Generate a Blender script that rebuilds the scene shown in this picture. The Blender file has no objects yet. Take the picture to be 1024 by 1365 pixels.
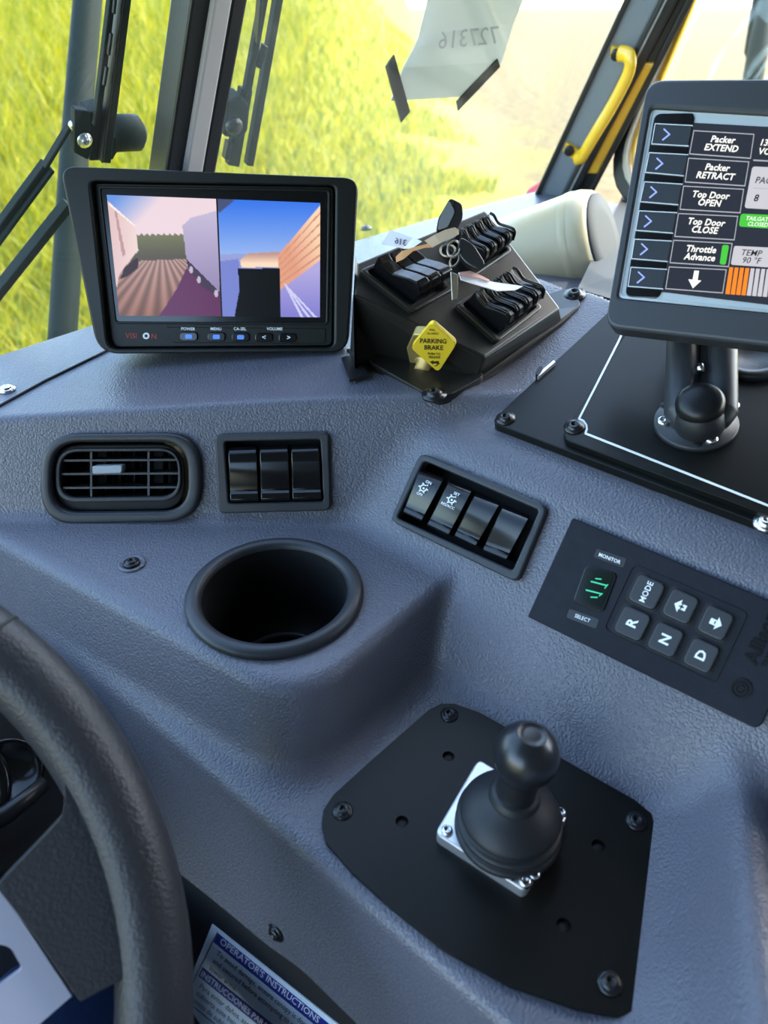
import bpy, bmesh, math, random
import numpy as np
from mathutils import Vector, Matrix
random.seed(3); RNG = np.random.default_rng(5)
SC = bpy.context.scene; COL = SC.collection
Z0 = 2.1                                   # eye height above the ground; all modelling numbers are relative to the eye
# ------------------------------------------------------------------ camera
FPX = 985.0; PITCH = math.radians(35)
cam_d = bpy.data.cameras.new('camera'); cam = bpy.data.objects.new('camera', cam_d); COL.objects.link(cam)
cam.location = (0, 0, Z0); cam.rotation_euler = (math.pi/2 - PITCH, 0, 0)
cam_d.sensor_fit = 'VERTICAL'; cam_d.sensor_height = 36; cam_d.lens = FPX/1365*36
cam_d.clip_start = 0.02; cam_d.clip_end = 800
cam_d.dof.use_dof = True; cam_d.dof.focus_distance = 0.47; cam_d.dof.aperture_fstop = 9.0
SC.camera = cam
# ------------------------------------------------------------------ sky, sun, exposure
wd = bpy.data.worlds.new('sky'); SC.world = wd; wd.use_nodes = True
wn_ = wd.node_tree.nodes; wl_ = wd.node_tree.links
sky = wn_.new('ShaderNodeTexSky'); sky.sky_type = 'NISHITA'; sky.sun_disc = False
sky.sun_elevation = math.radians(42); sky.sun_rotation = math.radians(62); sky.air_density = 1.0; sky.dust_density = 1.2
wl_.new(sky.outputs[0], wn_['Background'].inputs[0]); wn_['Background'].inputs[1].default_value = 0.62
sun_d = bpy.data.lights.new('sun', 'SUN'); sun = bpy.data.objects.new('sun', sun_d); COL.objects.link(sun)
sun_d.energy = 2.6; sun_d.angle = math.radians(0.6); sun_d.color = (1.0, 0.93, 0.80)
SUN_AZ, SUN_EL = math.radians(75), math.radians(42)      # azimuth from +Y towards +X
sdir = Vector((math.sin(SUN_AZ)*math.cos(SUN_EL), math.cos(SUN_AZ)*math.cos(SUN_EL), math.sin(SUN_EL)))
sun.rotation_euler = sdir.to_track_quat('Z', 'Y').to_euler(); sun.location = (3, 3, 6)
vs = SC.view_settings; vs.view_transform = 'Standard'; vs.look = 'None'; vs.gamma = 1; vs.use_curve_mapping = False
vs.exposure = 1.28
SC.cycles.max_bounces = 10; SC.cycles.transparent_max_bounces = 12; SC.cycles.use_denoising = True
SC.cycles.sample_clamp_indirect = 6
# ------------------------------------------------------------------ helpers: pixels to planes
RT = np.array([1., 0, 0]); FW = np.array([0, math.cos(PITCH), -math.sin(PITCH)]); UP = np.array([0, math.sin(PITCH), math.cos(PITCH)])
def ray(u, v): return FW + (u-512)/FPX*RT - (v-682.5)/FPX*UP
def nrm(a): a = np.asarray(a, float); return a/np.linalg.norm(a)
class Pl:
    """a plane n.p = c of the place; at(u, v, h) is the point seen at a pixel, h metres proud of it"""
    def __init__(s, n, p): s.n = nrm(n); s.c = float(s.n @ np.asarray(p, float))
    def at(s, u, v, h=0.0):
        r = ray(u, v); t = (s.c+h)/(s.n @ r)
        if t < 0 or t > 6: print('BADRAY', u, v, t)
        return r*t
    def d(s, P): return P @ s.n - s.c
def at_depth(u, v, y): return ray(u, v)*y            # y = distance along the optical axis
# ------------------------------------------------------------------ helpers: materials
MATS = {}
def mat(name, col, rough=0.5, metal=0.0, spec=0.5, bump=None, var=0.0, vscale=8, coat=0.0, emit=None, estr=1.0, trans=0.0):
    if name in MATS: return MATS[name]
    m = bpy.data.materials.new(name); m.use_nodes = True; nt = m.node_tree; b = nt.nodes['Principled BSDF']
    b.inputs['Base Color'].default_value = (*col, 1); b.inputs['Roughness'].default_value = rough
    b.inputs['Metallic'].default_value = metal; b.inputs['Specular IOR Level'].default_value = spec
    b.inputs['Coat Weight'].default_value = coat
    if emit: b.inputs['Emission Color'].default_value = (*emit, 1); b.inputs['Emission Strength'].default_value = estr
    tc = nt.nodes.new('ShaderNodeTexCoord')
    if var:
        n = nt.nodes.new('ShaderNodeTexNoise'); n.inputs['Scale'].default_value = vscale; n.inputs['Detail'].default_value = 5
        nt.links.new(tc.outputs['Object'], n.inputs['Vector'])
        mx = nt.nodes.new('ShaderNodeMix'); mx.data_type = 'RGBA'
        mx.inputs[6].default_value = (*[c*(1-var) for c in col], 1); mx.inputs[7].default_value = (*[min(1, c*(1+var)) for c in col], 1)
        nt.links.new(n.outputs['Fac'], mx.inputs[0]); nt.links.new(mx.outputs[2], b.inputs['Base Color'])
    if bump:
        kind, sc, dist, stren = bump
        bp = nt.nodes.new('ShaderNodeBump'); bp.inputs['Distance'].default_value = dist; bp.inputs['Strength'].default_value = stren
        if kind == 'leather':
            n0 = nt.nodes.new('ShaderNodeTexNoise'); n0.inputs['Scale'].default_value = sc*0.45; n0.inputs['Detail'].default_value = 2
            nt.links.new(tc.outputs['Object'], n0.inputs['Vector'])
            va = nt.nodes.new('ShaderNodeVectorMath'); va.operation = 'MULTIPLY_ADD'
            va.inputs[1].default_value = (1.6/sc,)*3
            nt.links.new(n0.outputs['Color'], va.inputs[0]); nt.links.new(tc.outputs['Object'], va.inputs[2])
            v = nt.nodes.new('ShaderNodeTexVoronoi'); v.feature = 'SMOOTH_F1'; v.inputs['Smoothness'].default_value = .6
            v.inputs['Scale'].default_value = sc
            nt.links.new(va.outputs[0], v.inputs['Vector'])
            inv = nt.nodes.new('ShaderNodeMath'); inv.operation = 'SUBTRACT'; inv.inputs[0].default_value = 1
            nt.links.new(v.outputs['Distance'], inv.inputs[1]); nt.links.new(inv.outputs[0], bp.inputs['Height'])
        else:
            n = nt.nodes.new('ShaderNodeTexNoise'); n.inputs['Scale'].default_value = sc; n.inputs['Detail'].default_value = 3
            nt.links.new(tc.outputs['Object'], n.inputs['Vector']); nt.links.new(n.outputs['Fac'], bp.inputs['Height'])
        nt.links.new(bp.outputs['Normal'], b.inputs['Normal'])
    MATS[name] = m; return m
M_DASH = mat('grained_grey_vinyl', (.108, .110, .138), .37, spec=.5, bump=('leather', 760, .0006, .62), var=.06, vscale=30)
M_TOP = M_DASH
M_BLK = mat('black_plastic', (.008, .008, .009), .35, spec=.3)
M_BLKM = mat('matt_black_plastic', (.009, .009, .010), .55, spec=.25, bump=('noise', 900, .0002, .3))
M_BLKG = mat('gloss_black_plastic', (.006, .006, .007), .16, spec=.4)
M_PLATE = mat('black_coated_steel', (.006, .0065, .006), .36, spec=.16, bump=('noise', 700, .0001, .25), var=.4, vscale=25)
M_GREYP = mat('dark_grey_plastic', (.026, .028, .033), .42, spec=.4, bump=('noise', 900, .0002, .3))
M_RUB = mat('black_rubber', (.014, .015, .018), .5, spec=.35, bump=('noise', 300, .0002, .2))
M_STEEL = mat('bright_steel', (.72, .72, .74), .25, 1.0)
M_ALU = mat('satin_aluminium', (.75, .75, .78), .42, .9)
M_SCRB = mat('black_screw', (.02, .02, .022), .28, .3)
M_WHT = mat('white_print', (.85, .85, .85), .5)
M_VOID = mat('dark_cavity', (.004, .004, .005), .7)  # near-black for dark parts; also paints the shade in holes, grooves and gaps
# ------------------------------------------------------------------ helpers: objects
WORG = {}
def thing(name, label, cat, base, group=None):
    o = bpy.data.objects.new(name, None); COL.objects.link(o); o.empty_display_size = .02
    base = np.asarray(base, float); o.location = (base[0], base[1], base[2]+Z0); WORG[o.name] = base
    o['label'] = label; o['category'] = cat
    if group: o['group'] = group
    return o
def tag(o, label=None, cat=None, group=None, kind=None):
    if label: o['label'] = label
    if cat: o['category'] = cat
    if group: o['group'] = group
    if kind: o['kind'] = kind
    return o
def mk(name, V, F, m, parent=None, smooth=False, bevel=0, seg=2, origin=None, mi=None, ang=35):
    V = np.asarray(V, float); me = bpy.data.meshes.new(name)
    o = bpy.data.objects.new(name, me); COL.objects.link(o)
    org = V.mean(0) if origin is None else np.asarray(origin, float)
    WORG[o.name] = org
    if parent is None: o.location = (org[0], org[1], org[2]+Z0)
    else:
        o.parent = parent; o.location = tuple(org-WORG[parent.name])
    me.from_pydata([tuple(p) for p in (V-org)], [], [tuple(f) for f in F])
    for mm in (m if isinstance(m, (list, tuple)) else [m]): me.materials.append(mm)
    if mi is not None: me.polygons.foreach_set('material_index', mi)
    bm = bmesh.new(); bm.from_mesh(me); bmesh.ops.recalc_face_normals(bm, faces=bm.faces); bm.to_mesh(me); bm.free()
    if smooth: me.polygons.foreach_set('use_smooth', [True]*len(me.polygons))
    if bevel:
        b = o.modifiers.new('bevel', 'BEVEL'); b.width = bevel; b.segments = seg; b.limit_method = 'ANGLE'; b.angle_limit = math.radians(ang)
        b.harden_normals = False
    me.update(); return o
class MB:
    def __init__(s): s.V = []; s.F = []; s.mi = []
    def add(s, V, F, k=0):
        n = len(s.V); s.V += [np.asarray(p, float) for p in V]; s.F += [[i+n for i in f] for f in F]; s.mi += [k]*len(F); return s
    def build(s, name, m, parent=None, **k): return mk(name, s.V, s.F, m, parent, mi=s.mi, **k)
def rpoly(pts, r, seg=5):
    """round the corners of a polygon by r (same units); n*(seg+1) points"""
    out = []; n = len(pts)
    rs = r if isinstance(r, (list, tuple)) else [r]*n
    for i in range(n):
        p = np.array(pts[i], float); a = np.array(pts[i-1], float); b = np.array(pts[(i+1) % n], float)
        da, db = nrm(a-p), nrm(b-p); rr = min(rs[i], .49*np.linalg.norm(a-p), .49*np.linalg.norm(b-p))
        A, B = p+da*rr, p+db*rr
        for k in range(seg+1):
            t = k/seg; out.append((1-t)**2*A+2*t*(1-t)*p+t*t*B)
    return out
def prism(P0, P1):
    n = len(P0); return list(P0)+list(P1), [list(range(n))[::-1], list(range(n, 2*n))]+[[i, (i+1) % n, (i+1) % n+n, i+n] for i in range(n)]
def ringmesh(O0, O1, I0, I1):
    n = len(O0); V = list(O0)+list(O1)+list(I0)+list(I1); F = []
    for i in range(n):
        j = (i+1) % n
        F += [[i, j, j+n, i+n], [i+n, j+n, j+3*n, i+3*n], [i+3*n, j+3*n, j+2*n, i+2*n], [i+2*n, j+2*n, j, i]]
    return V, F
def slab_vf(poly, pl, h0, h1):
    T = [pl.at(p[0], p[1], h1) for p in poly]; B = [t-pl.n*(h1-h0) for t in T]; return prism(B, T)
def slab(name, poly, pl, h0, h1, m, parent=None, **k):
    V, F = slab_vf(poly, pl, h0, h1); return mk(name, V, F, m, parent, **k)
def ring(name, outer, inner, pl, h0, h1, m, parent=None, **k):
    T = [pl.at(p[0], p[1], h1) for p in outer]; I = [pl.at(p[0], p[1], h1) for p in inner]
    V, F = ringmesh([t-pl.n*(h1-h0) for t in T], T, [t-pl.n*(h1-h0) for t in I], I); return mk(name, V, F, m, parent, **k)
def basis(n, hint=(0, 0, 1)):
    n = nrm(n); h = np.asarray(hint, float)
    if abs(n @ nrm(h)) > .95: h = np.array([1., 0, 0])
    x = nrm(np.cross(h, n)); return x, np.cross(n, x), n
def lathe_vf(c, axis, prof, seg=24, closed=True):
    x, y, n = basis(axis); c = np.asarray(c, float); V = []; F = []
    for r, h in prof:
        for k in range(seg):
            a = 2*math.pi*k/seg; V.append(c+n*h+r*(math.cos(a)*x+math.sin(a)*y))
    for i in range(len(prof)-1):
        for k in range(seg):
            j = (k+1) % seg; F.append([i*seg+k, i*seg+j, (i+1)*seg+j, (i+1)*seg+k])
    if closed:
        F.append(list(range(seg))[::-1]); e = (len(prof)-1)*seg; F.append([e+k for k in range(seg)])
    return V, F
def lathe(name, c, axis, prof, m, parent=None, seg=24, smooth=True, closed=True, **k):
    V, F = lathe_vf(c, axis, prof, seg, closed); o = mk(name, V, F, m, parent, smooth=smooth, **k)
    return o
def tube_vf(pts, r, seg=8, flat=1.0, hint=(0, 0, 1)):
    pts = [np.asarray(p, float) for p in pts]; n = len(pts); V = []; F = []
    rs = r if isinstance(r, (list, tuple, np.ndarray)) else [r]*n
    xp = None
    for i, p in enumerate(pts):
        t = nrm(pts[min(i+1, n-1)]-pts[max(i-1, 0)])
        if xp is None: x = basis(t, hint)[0]
        else: x = nrm(xp-t*(xp @ t))
        xp = x; y = np.cross(t, x)
        for k in range(seg):
            a = 2*math.pi*k/seg; V.append(p+rs[i]*(math.cos(a)*x+flat*math.sin(a)*y))
    for i in range(n-1):
        for k in range(seg):
            j = (k+1) % seg; F.append([i*seg+k, i*seg+j, (i+1)*seg+j, (i+1)*seg+k])
    F.append(list(range(seg))[::-1]); F.append([(n-1)*seg+k for k in range(seg)])
    return V, F
def tube(name, pts, r, m, parent=None, seg=10, flat=1.0, smooth=True, **k):
    V, F = tube_vf(pts, r, seg, flat); return mk(name, V, F, m, parent, smooth=smooth, **k)
def box_vf(c, ex, ey, ez, sx, sy, sz):
    c = np.asarray(c, float); V = [c+ex*sx/2*a+ey*sy/2*b+ez*sz/2*d for d in (-1, 1) for b in (-1, 1) for a in (-1, 1)]
    return V, [[0, 2, 3, 1], [4, 5, 7, 6], [0, 1, 5, 4], [2, 6, 7, 3], [0, 4, 6, 2], [1, 3, 7, 5]]
def catmull(P, n=8, closed=False):
    P = [np.asarray(p, float) for p in P]; out = []; N = len(P)
    for i in range(N if closed else N-1):
        if closed: a, b, c, d = P[i-1], P[i], P[(i+1) % N], P[(i+2) % N]
        else: a, b, c, d = P[max(i-1, 0)], P[i], P[i+1], P[min(i+2, N-1)]
        for k in range(n):
            t = k/n; out.append(.5*((2*b)+(-a+c)*t+(2*a-5*b+4*c-d)*t*t+(-a+3*b-3*c+d)*t**3))
    if not closed: out.append(P[-1])
    return out
def screw(p, n, r, m, parent, washer=0, name='screw', label=None):
    """pan head screw with a recessed socket"""
    n = nrm(n); prof = []
    if washer: prof += [(washer, -.001), (washer, .0008), (r*1.02, .001)]
    else: prof += [(r, -.001)]
    prof += [(r, .28*r), (r*.92, .5*r), (r*.7, .66*r), (r*.48, .7*r), (r*.42, .3*r), (r*.12, .22*r)]
    o = lathe(name, p, n, prof, m, parent, seg=14)
    if label: o['label'] = label
    return o
def text(name, s, pl, h, org, right, up, m, parent=None, bold=0.0, shear=0.0, align='CENTER', lines=1.0, ext=0.0, kern=1.0):
    """flat lettering: org = pixel of the text's centre, right / up = pixel vectors of one em along / across the line"""
    cu = bpy.data.curves.new(name, 'FONT'); cu.body = s; cu.align_x = align; cu.align_y = 'CENTER'
    cu.offset = bold; cu.shear = shear; cu.space_line = lines; cu.space_character = kern; cu.resolution_u = 2
    to = bpy.data.objects.new('lettering_tmp', cu); COL.objects.link(to)
    dg = bpy.context.evaluated_depsgraph_get(); me = bpy.data.meshes.new_from_object(to.evaluated_get(dg))
    bpy.data.objects.remove(to); bpy.data.curves.remove(cu)
    org, right, up = (np.array(q, float) for q in (org, right, up))
    V = [pl.at(*(org+right*v.co.x+up*v.co.y), h) for v in me.vertices]; F = [list(p.vertices) for p in me.polygons]
    bpy.data.meshes.remove(me)
    return mk(name, V, F, m, parent)
def inpoly(x, y, poly):
    r = np.zeros(np.shape(x), bool); n = len(poly)
    for i in range(n):
        x0, y0 = poly[i]; x1, y1 = poly[(i+1) % n]
        c = ((y0 > y) != (y1 > y)); r ^= c & (x < (x1-x0)*(y-y0)/((y1-y0) or 1e-9)+x0)
    return r
# ------------------------------------------------------------------ dashboard: the planes of its faces
TD = np.array([.766, -.643, 0]); TN = np.array([-.643, -.766, 0])      # along the right console (to the rear), towards the driver
EZ = np.array([0, 0, 1.])
WR = np.array([.721, .692, 0]); WB = np.array([.692, -.721, 0])        # along the windshield, from it back into the cab
def lean(h, deg): h = nrm(h); a = math.radians(deg); return h*math.cos(a)+EZ*math.sin(a)
PB = Pl(lean([-.03, -1, 0], 23), [-.12, .392, -.282])
PC = Pl(EZ, [0, 0, -.282])
PA = Pl([-.07, 0, 1], [-.245, .42, -.2214])
PD = Pl(lean(TN, 39), nrm(TN)*-.283+EZ*-.282)
PE = Pl(EZ, [0, 0, -.33])
PF1 = Pl(lean([-.547, -.837, 0], 19), nrm([-.547, -.837, 0])*-.1786+EZ*-.282)
PF2 = Pl(lean([.76, -.65, 0], 16), nrm([.76, -.65, 0])*-.1885+EZ*-.282)
PH = Pl(lean(TN, 8), TN*-.124+EZ*-.33)
PA2 = Pl(TN*.28+EZ, TN*-.330+EZ*-.2236)
_e0, _e1 = PE.at(604, 926), PE.at(876, 1072)
_eh = nrm(np.cross(EZ, _e1-_e0)); _eh = _eh if _eh @ -_e0 > 0 else -_eh
PD2 = Pl(lean(_eh, 22), _e0)
PCAP = Pl(EZ, [0, 0, -.168])
_b0, _b1 = PA2.at(735, 367), PA2.at(840, 396)
PBK = Pl(nrm(np.cross(_b1-_b0, EZ)) if np.cross(_b1-_b0, EZ)[1] > 0 else -nrm(np.cross(_b1-_b0, EZ)), _b0)
PL = Pl(-TD, TD*-.40)
PI = Pl(lean([-.927, .376, 0], 32), [.1316, .1873, -.33])
_j0, _j1 = PI.at(1000, 1042), PI.at(996, 1250)
_jn = np.cross(nrm(_j1-_j0), nrm(np.cross(PI.n, nrm(_j1-_j0))))
PJ = Pl(nrm([.55, -.1, .83]), (_j0+_j1)/2)
PSILL0 = np.array([-.29, .53, -.222])
PSILL = Pl(-WB, PSILL0)                                               # positive beyond the windshield
LAM = 25                                                              # rake of the windshield
UW = nrm(EZ*math.cos(math.radians(LAM))+WB*math.sin(math.radians(LAM)))
PW = Pl(np.cross(UW, WR), PSILL0)
if PW.n @ PSILL0 > 0: PW = Pl(-PW.n, PSILL0)                          # faces into the cab
W1 = PW.at(712, 268); W1t = PW.at(836, 0)
PP = Pl(np.cross(nrm(W1t-W1), nrm(WR*.45+WB*.9)), W1)
if PP.n @ W1 > 0: PP = Pl(-PP.n, W1)
PDR = Pl(nrm(-WR+WB*.05+EZ*.10), PP.at(815, 180, -.03))               # inner face of the right hand door
WBOT = PDR.at(832, 236); WTOP = PDR.at(942, -20); WTOP = WTOP+(WTOP-WBOT)*1.1
def smin(a, b, k): h = np.clip(.5+.5*(b-a)/k, 0, 1); return b*(1-h)+a*h-k*h*(1-h)
def smax(a, b, k): return -smin(-a, -b, k)
def dash_g(P):
    U = smax(smax(PA.d(P), PB.d(P), .0035), P[:, 2]+.203, .01)
    R = smax(smax(smax(smax(PA2.d(P), PD.d(P), .006), PD2.d(P), .02), smax(PCAP.d(P), PBK.d(P), .008), .012), PL.d(P), .015)
    K = smax(PC.d(P), smax(PF1.d(P), PF2.d(P), .035), .007)
    S = smax(PE.d(P), PH.d(P), .008)
    I = smax(PI.d(P), PJ.d(P), .014)
    g = smin(U, R, .006); g = smin(g, K, .007); g = smin(g, smin(S, I, .022), .012)
    return g
def dash_hit(u, v, h=0.0):
    """the point of the dash surface at a pixel, h metres above it, and the surface normal there"""
    r = ray(u, v); ts = np.linspace(.25, 1.1, 1700); g = dash_g(r*ts[:, None]); t = ts[np.argmax(g < 0)]; p = r*t
    n = nrm([(dash_g((p+d)[None])-dash_g((p-d)[None]))[0] for d in np.eye(3)*.002]); return p+n*h, n
def build_dash(step=.0018):
    W = nrm([0.06, 1, -1.0]); X = nrm(np.cross(W, EZ)); Y = np.cross(X, W)
    xs = np.arange(-.62, .62, step); ys = np.arange(-.42, .62, step)
    gx, gy = np.meshgrid(xs, ys); n = gx.size
    O = gx.reshape(-1, 1)*X+gy.reshape(-1, 1)*Y-W*.35
    lo = np.full(n, 0.); hit = np.zeros(n, bool); hi = np.full(n, 1.6); prev = np.zeros(n)
    for s in np.arange(0.02, 1.6, .02):
        idx = np.where(~hit)[0]
        if not len(idx): break
        g = dash_g(O[idx]+W*s); c = idx[g < 0]; hi[c] = s; lo[c] = s-.02; hit[c] = True
    for _ in range(14):
        mid = (lo+hi)/2; g = dash_g(O+W*mid[:, None]); neg = g < 0
        hi = np.where(neg, mid, hi); lo = np.where(neg, lo, mid)
    P = O+W*hi[:, None]
    ny, nx = gx.shape; idx = np.arange(n).reshape(ny, nx)
    q = np.stack([idx[:-1, :-1], idx[:-1, 1:], idx[1:, 1:], idx[1:, :-1]], -1).reshape(-1, 4)
    q = q[hit[q].all(1)]
    C = P[q].mean(1)
    keep = (C[:, 2] > -.44) & (PSILL.d(C) < .02) & (C[:, 0] < .60) & (C[:, 0] > -.60)
    # openings for the fitted units
    cup = np.linalg.norm(C[:, :2]-CUP[:2], axis=1) < CUP_R*.93
    keep &= ~(cup & (np.abs(C[:, 2]+.282) < .03))
    for pl, poly in OPENINGS:
        o3 = [pl.at(*p) for p in poly]; ex, ey, _ = basis(pl.n)
        keep &= ~(inpoly(C @ ex, C @ ey, [(p @ ex, p @ ey) for p in o3]) & (np.abs(pl.d(C)) < .02))
    q = q[keep]; used = np.unique(q); remap = np.full(n, -1); remap[used] = np.arange(len(used))
    me = bpy.data.meshes.new('dashboard_shell'); V = P[used]-DASH_O
    bm = bmesh.new(); vs_ = [bm.verts.new(v) for v in V]
    for f in remap[q]: bm.faces.new([vs_[i] for i in f])
    for co, no in ((EZ*-.423-DASH_O, -EZ), (PSILL0-DASH_O, PSILL.n), (PDR.n*(PDR.c+.015)-DASH_O, -PDR.n)):
        bmesh.ops.bisect_plane(bm, geom=bm.verts[:]+bm.edges[:]+bm.faces[:], plane_co=co, plane_no=no, clear_outer=True)
    bmesh.ops.recalc_face_normals(bm, faces=bm.faces)
    bm.to_mesh(me); bm.free()
    if sum((p.normal.z for p in me.polygons)) < 0: me.flip_normals()
    me.polygons.foreach_set('use_smooth', [True]*len(me.polygons)); me.materials.append(M_DASH)
    o = bpy.data.objects.new('shell', me); COL.objects.link(o); o.parent = dash; WORG[o.name] = DASH_O
    sm = o.modifiers.new('thickness', 'SOLIDIFY'); sm.thickness = .0035; sm.offset = -1
    return o
DASH_O = np.array([0, .3, -.423])
dash = thing('dashboard', 'grained grey wraparound dashboard with cup ledge, switch faces and joystick well', 'dashboard', DASH_O)
CUP = PC.at(367, 794); CUP_R = .0505
VENT_IN = rpoly([(62, 585), (257, 584), (259, 688), (60, 691)], 40)
SW3_IN = [(293, 584), (432, 581), (436, 675), (298, 678)]
SW4_IN = [(562, 608), (725, 678), (687, 769), (524, 692)]
OPENINGS = [(PB, VENT_IN), (PB, SW3_IN), (PD, SW4_IN)]
shell = build_dash()
# ------------------------------------------------------------------ dashboard fixings
def dash_screw(u, v, pl, r, m=None, dimple=0, label=None):
    p = pl.at(u, v)
    if dimple:
        d = lathe('screw_recess', p, pl.n, [(dimple, 0), (dimple*.95, .0012), (dimple*.8, .0014), (dimple*.62, .0002)], M_DASH, dash, seg=20)
    return screw(p+pl.n*.001, pl.n, r, m or M_SCRB, dash, washer=r*1.35, label=label)
dash_screw(176, 752, PC, .0036, dimple=.0085); dash_screw(10, 521, PA, .0042, M_STEEL, label='bright steel screw'); dash_screw(370, 1241, PH, .0042)
dash_screw(488, 306, PA, .0045)
# seam between the top pad and the dash: a thin near-black tube
sv = [PA.at(u, v, .0005) for u, v in ((-60, 573), (0, 541), (60, 508), (132, 473), (230, 424), (330, 374))]
tube('seam', sv, .0011, M_VOID, dash, seg=6)
# ------------------------------------------------------------------ air vent
vent = thing('air_vent', 'rounded rectangular air vent with slatted grille left of the three blank switches', 'vent', PB.at(160, 690))
ring('bezel', rpoly([(54, 579), (266, 577), (268, 696), (52, 700)], 50, 8), rpoly([(68, 590), (249, 589), (251, 682), (66, 684)], 38, 8), PB, -.002, .0055, M_GREYP, vent, bevel=.0022, seg=3, smooth=True)
fr = ring('grille_frame', rpoly([(71, 593), (245, 592), (247, 680), (69, 682)], 36, 8), rpoly([(81, 603), (236, 602), (237, 661), (80, 663)], 24, 8), PB, -.012, -.001, M_BLKM, vent, bevel=.001, smooth=True)
ring('grille_lip', rpoly([(74, 598), (240, 597), (242, 668), (73, 670)], 30, 8), rpoly([(80, 602.5), (237, 601.5), (238, 662), (79, 664)], 25, 8), PB, -.003, .0012, M_GREYP, vent, bevel=.0006, smooth=True)
for v in (614, 632, 650.5):
    slab('slat', [(79, v-1.3), (239, v-2.3), (239, v+.4), (79, v+1.4)], PB, -.014, -.001, M_GREYP, vent)
for u in (121.5, 198):
    slab('vertical_vane', [(u-1.4, 601), (u+1.4, 601), (u+1.4, 664), (u-1.4, 664)], PB, -.010, -.0015, M_GREYP, vent)
for u in (100, 141, 160, 179, 217):
    slab('rear_vane', [(u-.8, 601), (u+.8, 601), (u+.8, 664), (u-.8, 664)], PB, -.028, -.017, M_BLKM, vent)
slab('thumb_tab', rpoly([(123, 621), (163, 620), (162, 631), (123, 632)], 3), PB, -.003, .004, mat('grey_tab_plastic', (.30, .33, .36), .35), vent, bevel=.0006)
P = [PB.at(*p, -.030) for p in rpoly([(60, 584), (258, 582), (260, 690), (58, 692)], 36)]
V, F = prism(P, [p+PB.n*.028 for p in P]); mk('duct', V, [F[0]]+F[2:], M_VOID, vent)
# ------------------------------------------------------------------ rocker switch banks
def rocker(pl, TL, TR, BR, BL, parent, prof, m, name='rocker'):
    TL, TR, BR, BL = (np.array(q, float) for q in (TL, TR, BR, BL)); L = []; R = []
    for t, h in prof:
        L.append(pl.at(*(TL+(BL-TL)*t), h)); R.append(pl.at(*(TR+(BR-TR)*t), h))
    V, F = prism(L, R); o = mk(name, V, F, m, parent, bevel=.0006, seg=2, smooth=True, ang=50); o.data.set_sharp_from_angle(angle=math.radians(35)); return o
RPROF = [(0, -.010), (0, .0015), (.03, .0042), (.08, .0064), (.15, .0078), (.25, .0083), (.38, .0080), (.5, .0073), (.62, .0064), (.74, .0054), (.82, .0048), (.865, .0047), (.885, .0056), (.97, .0056), (1, .0046), (1, -.010)]
RPROF2 = [(0, -.010), (0, .0005), (.06, .0030), (.15, .0050), (.3, .0058), (.5, .0056), (.7, .0040), (.8, .0036), (.86, .0055), (.97, .0062), (1, .005), (1, -.010)]
def cavity(pl, poly, depth, parent):
    T = [pl.at(*p, -.0005) for p in poly]; B = [t-pl.n*depth for t in T]
    V, F = prism(B, T); return mk('housing', V, [F[0]]+F[2:], M_VOID, parent)
s3 = thing('switch_bank', 'upright bank of three blank black rocker switches right of the air vent', 'switch panel', PB.at(365, 684))
ring('bezel', rpoly([(286, 579), (438, 576), (441, 681), (291, 685)], 9), rpoly([(299, 589), (427, 586), (431, 668), (305, 671)], 4), PB, -.002, .0045, M_GREYP, s3, bevel=.0012, seg=3, smooth=False)
cavity(PB, [(292, 583), (434, 580), (437, 677), (297, 680)], .014, s3)
for q in (((304, 596), (342, 595), (345, 668), (307, 669)), ((346, 595), (384, 594), (387, 667), (348, 668)), ((388, 594.5), (425, 593.5), (429, 666), (390, 667))):
    r_ = rocker(PB, *q, s3, RPROF2, M_BLKG)
s4 = thing('switch_bank', 'slanted bank of four black rocker switches, two with cruise symbols, below the console', 'switch panel', PD.at(605, 735))
ring('bezel', rpoly([(560, 602), (731, 675), (689, 777), (519, 694)], 13), rpoly([(565, 614), (718, 680), (683, 760), (529, 690)], 5), PD, -.002, .005, M_GREYP, s4, bevel=.0014, seg=3)
cavity(PD, [(560, 609), (723, 680), (685, 768), (525, 692)], .016, s4)
RK4 = (((560, 624), (593, 637), (562, 695), (537, 683)), ((599.5, 639), (631, 652), (598, 714), (569, 700)), ((634, 657), (668, 670), (634, 729), (605, 715)), ((671, 673), (707, 688), (675, 747), (643, 734)))
for q in RK4: rocker(PD, *q, s4, RPROF, M_BLKG)
for (cx, cy), t1, t2 in (((564.5, 650.5), 'ON', 'OFF'), ((602, 666), 'SET', 'RES/ACC')):
    e = np.array([.90, .42]); g = np.array([-.44, .90])
    def arc(r0, r1, a0, a1, k=14):
        A = np.radians(np.linspace(a0, a1, k)); c = np.array([cx, cy])
        return [c+r0*(math.cos(a)*e+math.sin(a)*g) for a in A]+[c+r1*(math.cos(a)*e+math.sin(a)*g) for a in A[::-1]]
    mb = MB()
    for poly in (arc(3.6, 5.0, -20, 290), [(cx-1, cy-1), (cx+1.4, cy-1), (cx+1.4, cy+1.6), (cx-1, cy+1.6)]): 
        mb.add(*slab_vf(poly, PD, .0066, .0088))
    for a in range(0, 360, 60):
        c = np.array([cx, cy])+6.2*(math.cos(math.radians(a))*e+math.sin(math.radians(a))*g)
        mb.add(*slab_vf([c-e*.9-g*.9, c+e*.9-g*.9, c+e*.9+g*.9, c-e*.9+g*.9], PD, .0066, .0088))
    mb.build('cruise_symbol', M_WHT, s4)
    text('lettering', t1, PD, .0092, np.array([cx, cy])+e*3-g*9.5, e*5.4, -g*5.4, M_WHT, s4, bold=.01)
    text('lettering', t2, PD, .0084, np.array([cx, cy])-e*1+g*9.5, e*5, -g*5, M_WHT, s4, bold=.01)
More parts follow.
